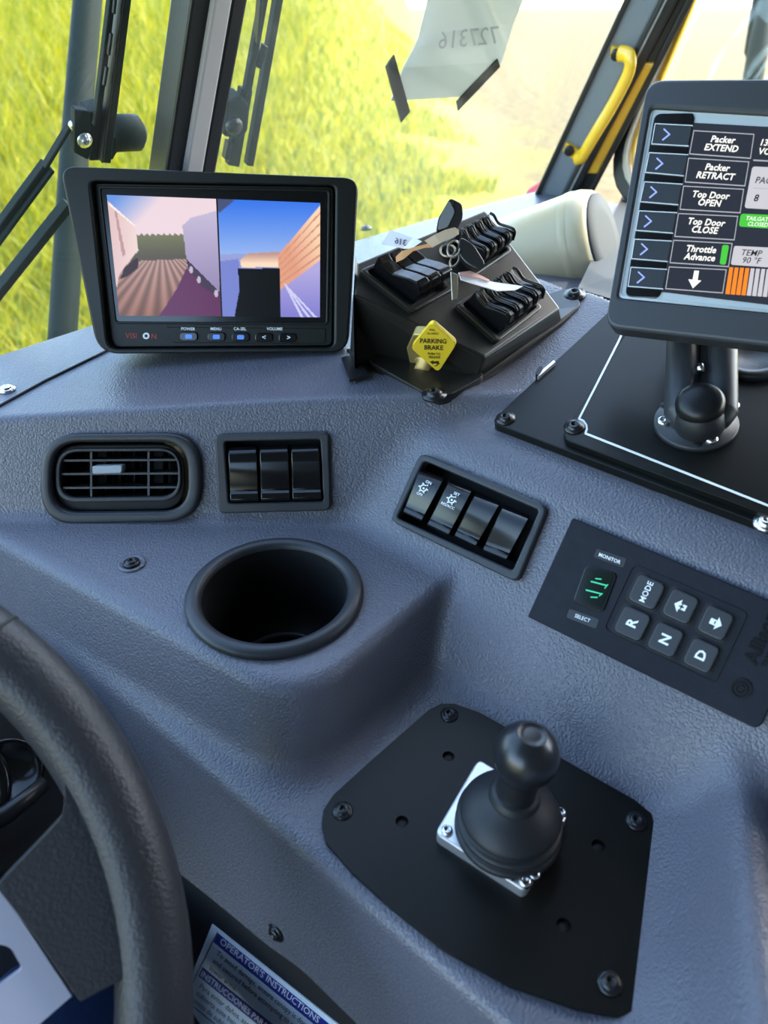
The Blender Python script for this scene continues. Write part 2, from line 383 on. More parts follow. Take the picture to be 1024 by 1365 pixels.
# ------------------------------------------------------------------ cup holder
cupt = thing('cup_holder', 'round dark plastic cup holder sunk in the ledge', 'cup holder', CUP-EZ*.075)
lathe('rim', CUP, EZ, [(.0498, -.001), (.0508, .0012), (.0505, .0032), (.0488, .0048), (.0462, .0056), (.0436, .0052), (.0418, .0036), (.0412, .0)], M_GREYP, cupt, seg=72, closed=False)
lathe('cup', CUP, EZ, [(.0414, .0015), (.0405, -.004), (.0385, -.045), (.0370, -.058), (.0300, -.060), (.0285, -.062), (.0275, -.068), (.0008, -.069)], M_BLKM, cupt, seg=64, closed=False)
lathe('bottom_ring', CUP-EZ*.0585, EZ, [(.0305, -.002), (.0305, .0005), (.0290, .001), (.0282, -.002)], M_GREYP, cupt, seg=48, closed=False)
# ------------------------------------------------------------------ joystick plate and joystick
def plate_holes(name, outer, holes, pl, h0, h1, m, parent, bevel=0):
    loops = [[pl.at(*p, h1) for p in outer]]+[[c+r*(math.cos(a)*basis(pl.n)[0]+math.sin(a)*basis(pl.n)[1]) for a in np.linspace(0, 2*math.pi, 17)[:-1]] for c, r in holes]
    bm = bmesh.new(); E = []; VV = []; FF = []
    for L in loops:
        vs_ = [bm.verts.new(p) for p in L]; E += [bm.edges.new((vs_[i], vs_[(i+1) % len(vs_)])) for i in range(len(vs_))]
    bmesh.ops.triangle_fill(bm, edges=E, use_beauty=True, use_dissolve=False, normal=pl.n)
    bm.verts.index_update(); VV = [np.array(v.co) for v in bm.verts]; T = [[v.index for v in f.verts] for f in bm.faces]; bm.free()
    n = len(VV); V = VV+[p-pl.n*(h1-h0) for p in VV]; F = T+[[i+n for i in f][::-1] for f in T]; k = 0
    for L in loops:
        F += [[k+i, k+(i+1) % len(L), k+(i+1) % len(L)+n, k+i+n] for i in range(len(L))]; k += len(L)
    return mk(name, V, F, m, parent, bevel=bevel)
JP = [(588, 938), (606, 938), (640, 950), (730, 1000), (800, 1040), (846, 1066), (868, 1084), (875, 1106), (872, 1160), (863, 1240), (852, 1330), (843, 1348), (824, 1355), (770, 1344), (680, 1313), (590, 1264), (520, 1208), (470, 1163), (434, 1122), (429, 1100), (431, 1080), (444, 1060), (490, 1018), (540, 974), (572, 946)]
jpl = thing('mounting_plate', 'black steel plate with drilled holes on the joystick well floor', 'plate', PE.at(660, 1150))
hl = [(PE.at(u, v, .003), .0032) for u, v in ((598, 1008), (536, 1095), (798, 1127), (752, 1233))]
plate_holes('plate', JP, hl, PE, .0006, .003, M_PLATE, jpl)
for c, r in hl: lathe('hole_shade_disc', c-EZ*.0021, EZ, [(r*1.2, 0), (r*1.15, .0002), (.0002, .0003)], M_VOID, jpl, seg=16)  # dark disc under each hole, painting the shade inside it
for u, v in ((599, 953), (457, 1081), (848, 1095), (813, 1311)): screw(PE.at(u, v, .003), EZ, .0036, M_SCRB, jpl, washer=.0050)
JC = PE.at(677, 1104, .010)
joy = thing('joystick', 'black ball joystick with ribbed rubber boot on a square aluminium flange', 'joystick', PE.at(670, 1105, .003))
FLG = [(580, 1110), (638, 1011), (758, 1085), (701, 1188)]
slab('flange', rpoly(FLG, 9), PE, .003, .0105, M_ALU, joy, bevel=.0009)
lathe('boot', JC, EZ, [(.0240, -.001), (.0250, .0006), (.0250, .0024), (.0240, .0036), (.0224, .0040), (.0222, .0050), (.0240, .0058), (.0247, .0070), (.0246, .0086), (.0234, .0096), (.0218, .0100), (.0216, .0110), (.0228, .0118), (.0231, .0130), (.0222, .0146), (.0206, .0168), (.0186, .0190), (.0160, .0212), (.0134, .0232), (.0120, .0244), (.0104, .026)], M_RUB, joy, seg=48)
top = JC+EZ*.026; rr = ray(702, 1006)
tb = (JC[1]+.044*.02)/rr[1]; BALL = rr*tb
axd = nrm(BALL-(JC+EZ*.018))
def along(t): return JC+EZ*.018+axd*t
Lb = float(np.linalg.norm(BALL-(JC+EZ*.018)))
lathe('stem_collar', along(0), axd, [(.0112, .004), (.0118, .0055), (.0116, .0075), (.0106, .0088), (.0104, .010)], M_RUB, joy, seg=36)
pr = [(.0102, .007), (.0086, .011)]+[(.0141*math.sin(a)*1.0, Lb+.0146*-math.cos(a)) for a in np.linspace(math.radians(42), math.radians(152), 18)]
zt = pr[-1][1]; rt_ = pr[-1][0]; pr += [(rt_*.93, zt+.0003), (rt_*.88, zt-.0001), (rt_*.5, zt+.0002)]
lathe('knob', along(0), axd, pr, mat('black_knob', (.012, .013, .016), .3), joy, seg=44)
for (u, v), m in (((596, 1108), M_STEEL), ((747, 1084), M_STEEL), ((712, 1166), M_STEEL), ((700, 1176), M_STEEL)):
    screw(PE.at(u, v, .0105), EZ, .0028, m, joy)
lathe('pilot_hole', PE.at(684, 1171, .0106), EZ, [(.0013, -.0004), (.0012, .0001), (.0003, .0001)], M_VOID, joy, seg=12)
# ------------------------------------------------------------------ shift selector keypad
KP = thing('shift_selector', 'dark six-button gear selector keypad with a lit green display', 'keypad', PD.at(860, 870))
M_KEY = mat('keypad_plastic', (.011, .012, .018), .5, spec=.16, bump=('noise', 800, .0002, .5), var=.25, vscale=160)
slab('housing', rpoly([(763, 690), (1083, 824), (1012, 974), (703, 822)], [3, 10, 14, 3]), PD, -.001, .004, M_KEY, KP, bevel=.0007)
def q4(s, ox, oy, P): return [(ox+x/s, oy+y/s) for x, y in P]
C4 = lambda *P: q4(3.16, 700, 680, P)
slab('display_bezel', rpoly(C4((258, 228), (392, 268), (330, 432), (200, 388)), 8), PD, .0035, .0047, M_BLKG, KP, bevel=.0004)
slab('display', rpoly(C4((268, 245), (375, 275), (320, 412), (218, 376)), 7), PD, .0044, .0050, mat('display_glass', (.006, .012, .010), .1), KP)
M_GRN = mat('green_segments', (.0, .05, .03), .4, emit=(.05, .85, .50), estr=.34)
mb = MB()
for a, b, w in (((277, 300), (346, 318), 6), ((296, 288), (322, 291), 5), ((256, 336), (326, 354), 6), ((276, 366), (306, 368), 5), ((335, 330), (350, 312), 4), ((312, 362), (326, 350), 4)):
    a, b = np.array(a, float), np.array(b, float); n2 = np.array([-(b-a)[1], (b-a)[0]]); n2 = n2/np.linalg.norm(n2)*w/2
    mb.add(*slab_vf(C4(a-n2, b-n2, b+n2, a+n2), PD, .0050, .0052))
mb.build('segments', M_GRN, KP)
M_TAGP = mat('label_recess', (.010, .011, .014), .4)
slab('label_strip', rpoly(C4((303, 162), (428, 205), (414, 243), (289, 197)), 3), PD, .0036, .0042, M_TAGP, KP)
slab('label_strip', rpoly(C4((187, 415), (313, 460), (298, 500), (174, 452)), 3), PD, .0036, .0042, M_TAGP, KP)
eK = np.array([.935, .355])
text('lettering', 'MONITOR', PD, .0043, C4((356, 204))[0], eK*6.6, np.array([.36, -.93])*7, M_WHT, KP, bold=.015)
text('lettering', 'SELECT', PD, .0043, C4((242, 456))[0], eK*6.6, np.array([.36, -.93])*7, M_WHT, KP, bold=.01)
ring('key_surround', rpoly(C4((452, 222), (942, 432), (800, 732), (326, 502)), 10, 6), rpoly(C4((458, 229), (935, 435), (797, 724), (333, 500)), 9, 6), PD, .003, .0046, M_KEY, KP)
e2 = np.array([.905, .41]); g2 = np.array([-.44, .90])
up2 = -e2*1.0; rg2 = -g2                      # keypad legends read up the slope
for (kx, ky), s in (((512, 345), 'MODE'), ((655, 405), '+'), ((803, 475), '-'), ((452, 477), 'R'), ((592, 545), 'N'), ((743, 612), 'D')):
    c = np.array(C4((kx, ky))[0]); w, h = 20, 19.5
    qd = lambda k: [c-e2*w*k-g2*h*k, c+e2*w*k-g2*h*k, c+e2*w*k+g2*h*k, c-e2*w*k+g2*h*k]
    slab('key_groove_shade', rpoly(qd(1.15), 10), PD, .0036, .0043, M_VOID, KP)  # flat dark slab paints the shade of the groove round the key
    b = slab('key', rpoly(qd(1.0), 9), PD, .0038, .0066, M_GREYP, KP, bevel=.0009, seg=3)
    if s == 'MODE': text('legend', s, PD, .0068, c, rg2*10.5, up2*11.5, M_WHT, b, bold=.012)
    elif s in '+-':
        sg = -1 if s == '+' else 1
        A = [c+e2*sg*9, c-g2*9+e2*sg*1, c-g2*4+e2*sg*1, c-g2*4-e2*sg*8, c+g2*4-e2*sg*8, c+g2*4+e2*sg*1, c+g2*9+e2*sg*1]
        slab('legend', A, PD, .0064, .0068, M_WHT, b)
        text('legend', s, PD, .0070, c-e2*sg*2, rg2*13, up2*13, M_BLK, b, bold=.03)
    else: text('legend', s, PD, .0068, c, rg2*19, up2*19, M_WHT, b, bold=.03)
M_EMB = mat('embossed_gloss', (.004, .004, .005), .25)
cl = np.array(C4((910, 752))[0])
for r0, r1 in ((14, 11), (8.5, 6)):
    A = np.linspace(0, 2*math.pi, 33)[:-1]; el = lambda r: [cl+r*(math.cos(a)*e2*1.05+math.sin(a)*g2) for a in A]
    ring('emblem_ring', el(r0), el(r1), PD, .0036, .0048, M_EMB, KP)
slab('emblem_bar', [cl+e2*5-g2*3, cl+e2*1+g2*5, cl-e2*5+g2*3, cl-e2*1-g2*5], PD, .0036, .0048, M_EMB, KP)
text('lettering', 'Allison', PD, .0046, (1015, 850), np.array([.40, -.915])*27, np.array([-.915, -.40])*27, M_EMB, KP, bold=.03)
text('lettering', 'TRANSMISSION', PD, .0046, (1030, 860), np.array([.40, -.915])*9, np.array([-.915, -.40])*9, M_EMB, KP, bold=.01)
# ------------------------------------------------------------------ reversing monitor
MB0 = PA.at(300, 474)
PM = Pl(lean([.02, -1, 0], 17), MB0+np.array([0, -.004, 0]))
mon = thing('reversing_monitor', 'black hooded monitor showing two camera views on the dash top', 'monitor', MB0)
C3 = lambda *P: q4(2.381, 70, 200, P)
M_MON = mat('monitor_casing', (.007, .008, .007), .36, spec=.25, bump=('noise', 1200, .0001, .15))
oM = rpoly([(79, 221), (478, 237), (464, 469), (130, 472)], [22, 20, 22, 30], 7)
iM = rpoly(C3((118, 98), (898, 112), (893, 628), (176, 632)), [10, 10, 10, 14], 7)
ring('hood', oM, iM, PM, -.004, .010, M_MON, mon, bevel=.0022, seg=3)
T = [PM.at(*p, -.003) for p in oM]; cT = sum(T)/len(T)
Bk = [cT+(t-cT)*.9-PM.n*.028 for t in T]; V, F = prism(Bk, T); mk('back_shell', V, F, M_MON, mon, bevel=.002)
slab('face', rpoly(C3((126, 104), (892, 116), (888, 622), (184, 627)), 8), PM, -.002, .0030, M_MON, mon, bevel=.0008)
ring('screen_frame', rpoly(C3((142, 112), (884, 124), (876, 556), (196, 552)), 6), rpoly(C3((152, 122), (874, 133), (868, 548), (202, 544)), 4), PM, .002, .0044, M_MON, mon, bevel=.0006)
slab('screen_glass', C3((150, 120), (876, 132), (870, 550), (200, 546)), PM, .0028, .0033, M_BLKG, mon)
def lin(c): c = np.asarray(c, float)/255; return np.where(c <= .04045, c/12.92, ((c+.055)/1.055)**2.4)
def picture(name, quad, pl, h, nx, ny, fn, parent, strength=1.0):
    """a lit screen: a grid of the screen with one emitted colour per corner"""
    a, b, c, d = (np.array(q, float) for q in quad); V = []; Cc = []
    for j in range(ny+1):
        for i in range(nx+1):
            s, t = i/nx, j/ny; p = (a*(1-s)+b*s)*(1-t)+(d*(1-s)+c*s)*t; V.append(pl.at(*p, h)); Cc.append(p)
    F = [[j*(nx+1)+i, j*(nx+1)+i+1, (j+1)*(nx+1)+i+1, (j+1)*(nx+1)+i] for j in range(ny) for i in range(nx)]
    m = bpy.data.materials.new(name+'_light'); m.use_nodes = True; nt = m.node_tree; bs = nt.nodes['Principled BSDF']
    at = nt.nodes.new('ShaderNodeAttribute'); at.attribute_name = 'picture'
    nt.links.new(at.outputs['Color'], bs.inputs['Emission Color']); bs.inputs['Emission Strength'].default_value = strength
    bs.inputs['Base Color'].default_value = (.01, .01, .01, 1); bs.inputs['Roughness'].default_value = .2; bs.inputs['Specular IOR Level'].default_value = .12
    o = mk(name, V, F, m, parent); at_ = o.data.color_attributes.new('picture', 'FLOAT_COLOR', 'POINT')
    col = np.ones((len(V), 4)); col[:, :3] = lin(np.clip(fn(np.array(Cc)), 0, 255)); at_.data.foreach_set('color', col.ravel()); return o
def view_left(P):
    x, y = (P[:, 0]-70)*2.381, (P[:, 1]-200)*2.381; n = len(x); c = np.zeros((n, 3))
    def put(mask, col): c[mask] = np.asarray(col, float) if np.ndim(col) == 1 else np.asarray(col)[mask]
    mixc = lambda t, a, b: np.outer(1-np.clip(t, 0, 1), a)+np.outer(np.clip(t, 0, 1), b)
    put(np.ones(n, bool), mixc((x-200)/150+(y-150)/160, (105, 150, 225), (236, 214, 222)))
    put(y > 268+3*np.sin(x*.35), mixc((y-268)/70, (120, 125, 95), (92, 88, 78)))
    vx, vy = 345., 300.; ang = (x-vx)/np.maximum(y-vy, 1)
    g = mixc((y-350)/170, (170, 140, 135), (140, 100, 88)); st = (np.sin(ang*26)*.5+.5)[:, None]; g = g*(.8+.35*st)
    put(y > 352-.04*(x-270), g)
    put(inpoly(x, y, [(330, 540), (395, 440), (425, 375), (540, 440), (540, 540)]), np.array((98, 50, 92.)))
    put(inpoly(x, y, [(412, 240), (440, 215), (530, 190), (530, 450), (425, 345)]), mixc((y-200)/230, (196, 186, 214), (150, 138, 178)))
    put(inpoly(x, y, [(425, 345), (530, 450), (530, 470), (470, 430), (430, 375)]), (70, 55, 80))
    for wx, wy in ((440, 380), (465, 412), (520, 455)): put((x-wx)**2/40+(y-wy)**2/130 < 1, (190, 180, 200))
    put(inpoly(x, y, [(165, 150), (215, 200), (262, 238), (273, 318), (250, 345), (212, 395), (205, 435), (180, 400)]), mixc((x-175)/90, (222, 190, 190), (236, 212, 208)))
    put(inpoly(x, y, [(228, 372), (262, 345), (272, 345), (272, 375), (240, 400), (215, 410)]), (60, 45, 50))
    put(inpoly(x, y, [(196, 188), (202, 188), (232, 330), (222, 340)]), (190, 150, 155))
    put(inpoly(x, y, [(178, 165), (262, 238), (262, 244), (178, 174)]), (250, 235, 230))
    return c
def view_right(P):
    x, y = (P[:, 0]-70)*2.381, (P[:, 1]-200)*2.381; n = len(x); c = np.zeros((n, 3))
    def put(mask, col): c[mask] = np.asarray(col, float) if np.ndim(col) == 1 else np.asarray(col)[mask]
    mixc = lambda t, a, b: np.outer(1-np.clip(t, 0, 1), a)+np.outer(np.clip(t, 0, 1), b)
    put(np.ones(n, bool), mixc((y-165)/170, (58, 118, 232), (150, 180, 236)))
    put(inpoly(x, y, [(515, 150), (580, 158), (528, 200)]), (70, 80, 120))
    put(y > 330, mixc((y-330)/190, (150, 160, 215), (128, 130, 205)))
    put(inpoly(x, y, [(525, 355), (590, 345), (600, 440), (575, 540), (520, 540)]), (120, 132, 205))
    put(inpoly(x, y, [(595, 350), (620, 328), (730, 322), (730, 372), (600, 372)]), mixc((y-330)/30, (190, 150, 140), (250, 220, 190)))
    put(inpoly(x, y, [(715, 335), (855, 170), (855, 345), (722, 445)]), mixc((x-720)/120-(y-250)/300, (226, 160, 130), (250, 214, 180)))
    for k in range(5): put(inpoly(x, y, [(718, 345+k*20), (855, 190+k*34), (855, 197+k*34), (718, 349+k*20)]), (206, 140, 120))
    put(inpoly(x, y, [(722, 445), (855, 345), (855, 540), (722, 540)]), mixc((y-380)/140, (176, 168, 222), (132, 128, 206)))
    for k in range(3): put(inpoly(x, y, [(735, 425), (740, 425), (800+k*22, 535), (790+k*22, 535)]), (205, 205, 242))
    put(inpoly(x, y, [(588, 375), (722, 376), (724, 540), (576, 540), (594, 440)]), (6, 6, 8))
    return c
picture('left_view', C3((172, 142), (519, 155), (535, 527), (212, 526)), PM, .0036, 130, 120, view_left, mon, .43)
picture('right_view', C3((524, 155), (850, 168), (849, 531), (540, 528)), PM, .0036, 130, 120, view_right, mon, .43)
slab('control_strip', rpoly(C3((358, 562), (868, 566), (866, 614), (386, 612)), 4), PM, .002, .0036, M_MON, mon, bevel=.0004)
M_BLU = mat('blue_symbol', (.05, .15, .5), .4, emit=(.10, .30, .9), estr=.2)
for k, (bx, by) in enumerate(((432, 592), (520, 593), (597, 594), (671, 595), (746, 596))):
    b = slab('button', rpoly(C3((bx-28, by-14), (bx+28, by-14), (bx+28, by+14), (bx-28, by+14)), 5), PM, .003, .0052, M_BLKG, mon, bevel=.0005)
    if k < 3: slab('symbol', rpoly(C3((bx-11, by-7), (bx+11, by-7), (bx+11, by+7), (bx-11, by+7)), 2), PM, .005, .0054, M_BLU, b)
    else: text('symbol', '<' if k == 3 else '>', PM, .0054, C3((bx+(0 if k == 3 else 4), by))[0], (9, .2), (.2, -9), M_WHT, b, bold=.02)
for s, x in (('POWER', 430), ('MENU', 519), ('CA-SEL', 595), ('VOLUME', 705)):
    text('lettering', s, PM, .0038, C3((x, 568))[0], (5.4, .1), (0, -5.6), M_WHT, mon, bold=.015)
M_RED = mat('red_print', (.35, .03, .03), .5)
text('lettering', 'VISI', PM, .0033, C3((250, 590))[0], (10, .1), (.4, -10), M_RED, mon, bold=.01)
text('lettering', 'N', PM, .0033, C3((322, 592))[0], (10, .1), (.4, -10), M_RED, mon, bold=.01)
cc = np.array(C3((297, 590))[0]); A = np.linspace(0, 2*math.pi, 25)[:-1]
ring('white_ring', [cc+4.4*np.array([math.cos(a), math.sin(a)]) for a in A], [cc+2.2*np.array([math.cos(a), math.sin(a)]) for a in A], PM, .003, .0036, M_WHT, mon)
mb = MB()
for k in (0, 1): mb.add(*slab_vf(C3((808+k*18, 610), (822+k*18, 586), (850, 586+k*12), (842, 596+k*12), (828+k*14, 597), (818+k*18, 610)), PM, .003, .0035))
mb.build('red_emblem', M_RED, mon)
# bracket under the monitor
bk = [PA.at(u, v, .0004) for u, v in ((455, 480), (478, 474), (492, 503), (466, 510))]
V, F = prism(bk, [p+PA.n*.002 for p in bk]); mk('stand_foot', V, F, M_SCRB, mon, bevel=.0004)
a0 = PA.at(470, 478, .001); V, F = box_vf(a0+EZ*.025+np.array([-.03, .045, 0]), RT, np.array([0, 1., 0]), EZ, .004, .02, .05); mk('stand_arm', V, F, M_SCRB, mon, bevel=.0005)
# ------------------------------------------------------------------ parking brake console on the deck
M_CON = mat('satin_black_console', (.016, .015, .013), .30, spec=.4, bump=('noise', 900, .0001, .2))
pK = dash_hit(634, 508)[0]; qK = PA2.at(751, 431)                    # near and far corner of the right hand side, on the deck
pT = pK+EZ*.0165; qT = qK+EZ*.0165
for _ in range(6):                                                # height so that the top edge meets its pixels
    pT = ray(647, 477)*(pK @ nrm([.3, 1, 0]))/(ray(647, 477) @ nrm([.3, 1, 0]))
    qT = ray(747, 409)*(qK @ nrm([.3, 1, 0]))/(ray(747, 409) @ nrm([.3, 1, 0]))
eK1 = nrm(qT-pT); hK = nrm(np.cross(EZ, eK1)); hK = hK if hK[0] < 0 else -hK
rK = ray(647, 279); aa = np.array([hK[0], -rK[0]/rK[1]*0+hK[1]])
kx = (rK[0]/rK[1]*qT[1]-qT[0])/(hK[0]-rK[0]/rK[1]*hK[1]); XT = qT+hK*kx; XT = np.array([XT[0], XT[1], rK[2]/rK[1]*XT[1]])
PT = Pl(np.cross(eK1, XT-qT) if np.cross(eK1, XT-qT)[2] > 0 else -np.cross(eK1, XT-qT), qT)
con = thing('brake_console', 'black wedge-shaped console with a parking brake button and three switch clusters', 'console', PA2.at(600, 500))
TOPQ = [(647, 279), (747, 409), (647, 477), (471, 394), (474, 350)]
topP = [PT.at(*q) for q in TOPQ]
baseP = [PA2.at(690, 330), qK, pK, dash_hit(466, 470)[0], dash_hit(466, 440)[0]]
baseP[0] = np.array([topP[0][0], topP[0][1]+.01, -.23]); baseP[4] = np.array([topP[4][0]-.002, topP[4][1]-.002, -.23])
V, F = prism(baseP, topP); mk('body', V, F, M_CON, con, bevel=.002, seg=3)
fl = [dash_hit(u, v)[0]+PA2.n*.0022 for u, v in rpoly([(474, 486), (588, 544), (642, 511), (752, 432), (776, 408), (757, 386), (640, 430), (474, 460)], [4, 16, 2, 4, 9, 9, 4, 4])]
V, F = prism([p-PA2.n*.0035 for p in fl], fl); mk('base_flange', V, F, M_CON, con, bevel=.0006)
ff = [dash_hit(u, v)[0] for u, v in rpoly([(492, 488), (588, 547), (646, 508), (600, 470), (500, 460)], [6, 20, 6, 3, 3])]
_fc = np.array(ff).mean(0); _fn = np.linalg.svd(np.array(ff)-_fc)[2][2]; _fn = _fn if _fn[2] > 0 else -_fn
ff = [p-_fn*((p-_fc) @ _fn)+_fn*.0022 for p in ff]; _up = max(0, max((dash_hit(u, v)[0]-_fc) @ _fn for u, v in ((520, 500), (560, 520), (588, 535), (615, 520))))
ff = [p+_fn*_up for p in ff]; V, F = prism([p-_fn*.005 for p in ff], ff); mk('front_flange', V, F, M_CON, con, bevel=.0006)
PFF = Pl(_fn, ff[0])
screw(PFF.at(579, 526), PFF.n, .0052, M_SCRB, con, washer=.008)
screw(PA2.at(766, 393, .0012), PA2.n, .0052, M_SCRB, con, washer=.008)
# front face and the brake knob on it
PFK = Pl(np.cross(topP[2]-topP[3], baseP[3]-topP[3]), topP[3])
if PFK.n @ topP[3] > 0: PFK = Pl(-PFK.n, topP[3])
knob = thing('parking_brake_knob', 'yellow diamond parking brake button over a brass hexagonal nut', 'knob', PFK.at(572, 475))
M_BRS = mat('brass', (.50, .36, .14), .45, .6); M_YEL = mat('yellow_plastic', (.86, .60, .03), .38)
C5 = lambda *P: q4(3.2, 460, 240, P)
slab('hex_nut', C5((262, 720), (290, 660), (375, 665), (400, 740), (372, 822), (285, 826)), PFK, -.001, .006, M_BRS, knob, bevel=.0008)
slab('washer', rpoly(C5((245, 745), (280, 655), (385, 665), (405, 760), (380, 828), (280, 830)), 6), PFK, -.001, .0015, M_STEEL, knob)
kc = PFK.at(577, 464, .0)
lathe('stem', PFK.at(570, 474), PFK.n, [(.0075, 0), (.0075, .006), (.0055, .0065), (.0055, .012)], M_BRS, knob, seg=20)
slab('button', rpoly(C5((368, 606), (477, 700), (398, 822), (278, 716)), 7), PFK, .0110, .0138, M_YEL, knob, bevel=.0012, seg=3)
M_BRN = mat('dark_print', (.05, .035, .01), .5)
for s, x, y, sz in (('PULL', 372, 640, 3.6), ('TO APPLY', 374, 656, 3.6), ('PARKING', 376, 688, 8.6), ('BRAKE', 378, 716, 8.6), ('PUSH TO', 380, 742, 4.2), ('RELEASE', 382, 756, 4.2)):
    text('lettering', s, PFK, .0141, C5((x, y))[0], np.array([1, .02])*sz, np.array([0, -1])*sz, M_BRN, knob, bold=.02)
slab('arrow_mark', C5((362, 776), (376, 770), (378, 775), (398, 772), (403, 784), (392, 793), (380, 795), (396, 784), (378, 782), (376, 788)), PFK, .0136, .0140, M_BRN, knob)
# three switch clusters on the sloping top
e1T = nrm(topP[1]-topP[2]); e2T = nrm(np.cross(PT.n, e1T)); e2T = e2T if e2T @ (topP[0]-topP[1]) > 0 else -e2T
def cluster(quad, nsw, ridged, wedge):
    Q = [PT.at(*q) for q in quad]; ring('cluster_frame', rpoly(quad, 5), rpoly([tuple(np.array(q)*.84+np.mean(quad, 0)*.16) for q in quad], 3), PT, -.001, .0042, M_CON, con, bevel=.0010)
    slab('cluster_well', [tuple(np.array(q)*.9+np.mean(quad, 0)*.1) for q in quad], PT, -.001, .0004, M_VOID, con)
    A, B, C_, D = (np.mean(Q, 0)*.2+q*.8 for q in Q)       # left, near, right, far
    for k in range(nsw):
        s0, s1 = (k+.04)/nsw, (k+.96)/nsw
        near = lambda s: B*(1-s)+C_*s; far = lambda s: A*(1-s)+D*s
        L = []; R = []
        for t, h in ((0, 0), (0, .0095), (.07, .0125), (.16, .0135), (.34, .0118), (.62, .0080), (.88, .0085), (1, .0105), (1, 0)):
            L.append(near(s0)*(1-t)+far(s0)*t+PT.n*h*wedge); R.append(near(s1)*(1-t)+far(s1)*t+PT.n*h*wedge)
        V, F = prism(L, R); b = mk('toggle_rocker', V, F, M_BLKG if not ridged else M_BLK, con, bevel=.0008, seg=2, ang=25)
        if ridged:
            for s in (s0+.02, s1-.02):
                pts = [near(s)*(1-t)+far(s)*t+PT.n*(h*wedge+.0009) for t, h in ((.0, .008), (.08, .0128), (.2, .0135), (.4, .0115), (.62, .0095), (.85, .0112), (.98, .0105))]
                tube('guard_rib', catmull(pts, 3), .0011, M_BLKG, b, seg=6)
    return Q
cluster([(480, 359), (551, 415), (606, 385), (540, 334)], 3, False, 1.25)
cluster([(608, 405), (664, 455), (724, 409), (672, 364)], 4, True, 1.2)
cluster([(592, 322), (634, 367), (684, 333), (643, 294)], 4, True, 1.15)
# ------------------------------------------------------------------ keys and tags on the console
keys = thing('key_bunch', 'bunch of keys on wire rings hanging over the console switches', 'keys', PT.at(602, 345, .02))
M_KEYH = mat('key_head', (.02, .02, .022), .25)
M_WIRE = mat('key_wire', (.45, .38, .30), .3, .9)
PKY = Pl(nrm(-ray(602, 330)+np.array([0, 0, .2])), PT.at(602, 340, .024))
C7 = lambda *P: q4(4.655, 480, 250, P)
slab('key_head', rpoly(C7((560, 62), (635, 100), (640, 180), (600, 255), (545, 250), (470, 275), (485, 190)), 5), PKY, .002, .009, M_KEYH, keys, bevel=.0022, seg=3)
slab('key_face', rpoly(C7((555, 80), (570, 110), (590, 150), (545, 245), (482, 265), (495, 190)), 4), PKY, .008, .0098, mat('key_face', (.16, .17, .18), .4), keys, bevel=.0006)
slab('key_slot', C7((562, 85), (580, 82), (584, 105), (568, 108)), PKY, .0092, .0099, M_VOID, keys)
slab('key_fob', rpoly(C7((620, 300), (705, 350), (780, 470), (745, 515), (650, 470), (600, 400)), 8), PKY, .004, .010, M_KEYH, keys, bevel=.002, seg=3)
slab('key_blade', C7((560, 520), (610, 540), (605, 690), (570, 700)), PKY, .0, .0025, M_WIRE, keys, bevel=.0004)
def loop(name, c, rx, ry, h, r, tilt=0.0):
    A = np.linspace(0, 2*math.pi, 29)
    pts = [PKY.at(*(np.array(c)+rx*math.cos(a)*np.array([math.cos(tilt), math.sin(tilt)])+ry*math.sin(a)*np.array([-math.sin(tilt), math.cos(tilt)])), h+.002*math.sin(a)) for a in A]
    return tube(name, pts, r, M_WIRE, keys, seg=6)
loop('key_ring', (605, 332), 8, 11, .010, .0007, .3); loop('key_ring', (597, 334), 10, 8, .006, .0007); loop('key_ring', (606, 347), 5, 9, .008, .0006, .5)
M_TAG1 = mat('buff_card', (.55, .40, .28), .7); M_TAG2 = mat('white_card', (.78, .76, .80), .6); M_TAG3 = mat('orange_card', (.62, .30, .12), .6)
tg = thing('paper_tag', 'curled buff paper tag lying across the keys on the console', 'tag', PKY.at(570, 325, .012))
def curl(name, pts_top, pts_bot, hs, m, parent, pl=None):
    pl = pl or PKY; n = len(pts_top); T = [pl.at(*p, h) for p, h in zip(pts_top, hs)]; B = [pl.at(*p, h) for p, h in zip(pts_bot, hs)]
    up_ = [pl.n*.0006]*n; V = T+B+[t+pl.n*.0006 for t in T]+[b+pl.n*.0006 for b in B]; F = []
    for i in range(n-1):
        F += [[i, i+1, n+i+1, n+i], [2*n+i, 3*n+i, 3*n+i+1, 2*n+i+1], [i, 2*n+i, 2*n+i+1, i+1], [n+i, n+i+1, 3*n+i+1, 3*n+i]]
    F += [[0, n, 3*n, 2*n], [n-1, 3*n-1, 4*n-1, 2*n-1]]
    return mk(name, V, F, m, parent, smooth=False)
curl('buff_strip', C7((400, 330), (460, 295), (530, 262), (590, 248), (612, 262)), C7((450, 372), (500, 345), (560, 318), (605, 295), (615, 288)), [.012, .013, .0125, .012, .011], M_TAG1, tg)
curl('orange_strip', C7((222, 430), (260, 395), (330, 372), (440, 345), (470, 350)), C7((225, 465), (270, 445), (330, 395), (400, 375), (455, 372)), [.010, .011, .0115, .012, .012], M_TAG3, tg)
t2 = thing('paper_tag', 'white paper tag with figures poking out left of the keys', 'tag', PKY.at(530, 325, .004))
curl('card', C7((190, 262), (260, 290), (330, 312), (385, 335)), C7((135, 350), (200, 362), (270, 380), (320, 380)), [.006, .0065, .007, .009], M_TAG2, t2)
text('figures', '316', PKY, .0085, C7((252, 338))[0], (-10.5, -2.4), (1.5, -11), mat('blue_ink', (.08, .08, .18), .5), t2, bold=.02)
t3 = thing('paper_tag', 'white and pink folded tag resting on the lower right switch cluster', 'tag', PKY.at(650, 385, .004))
PKY2 = Pl(PT.n, PT.at(650, 385, .022))
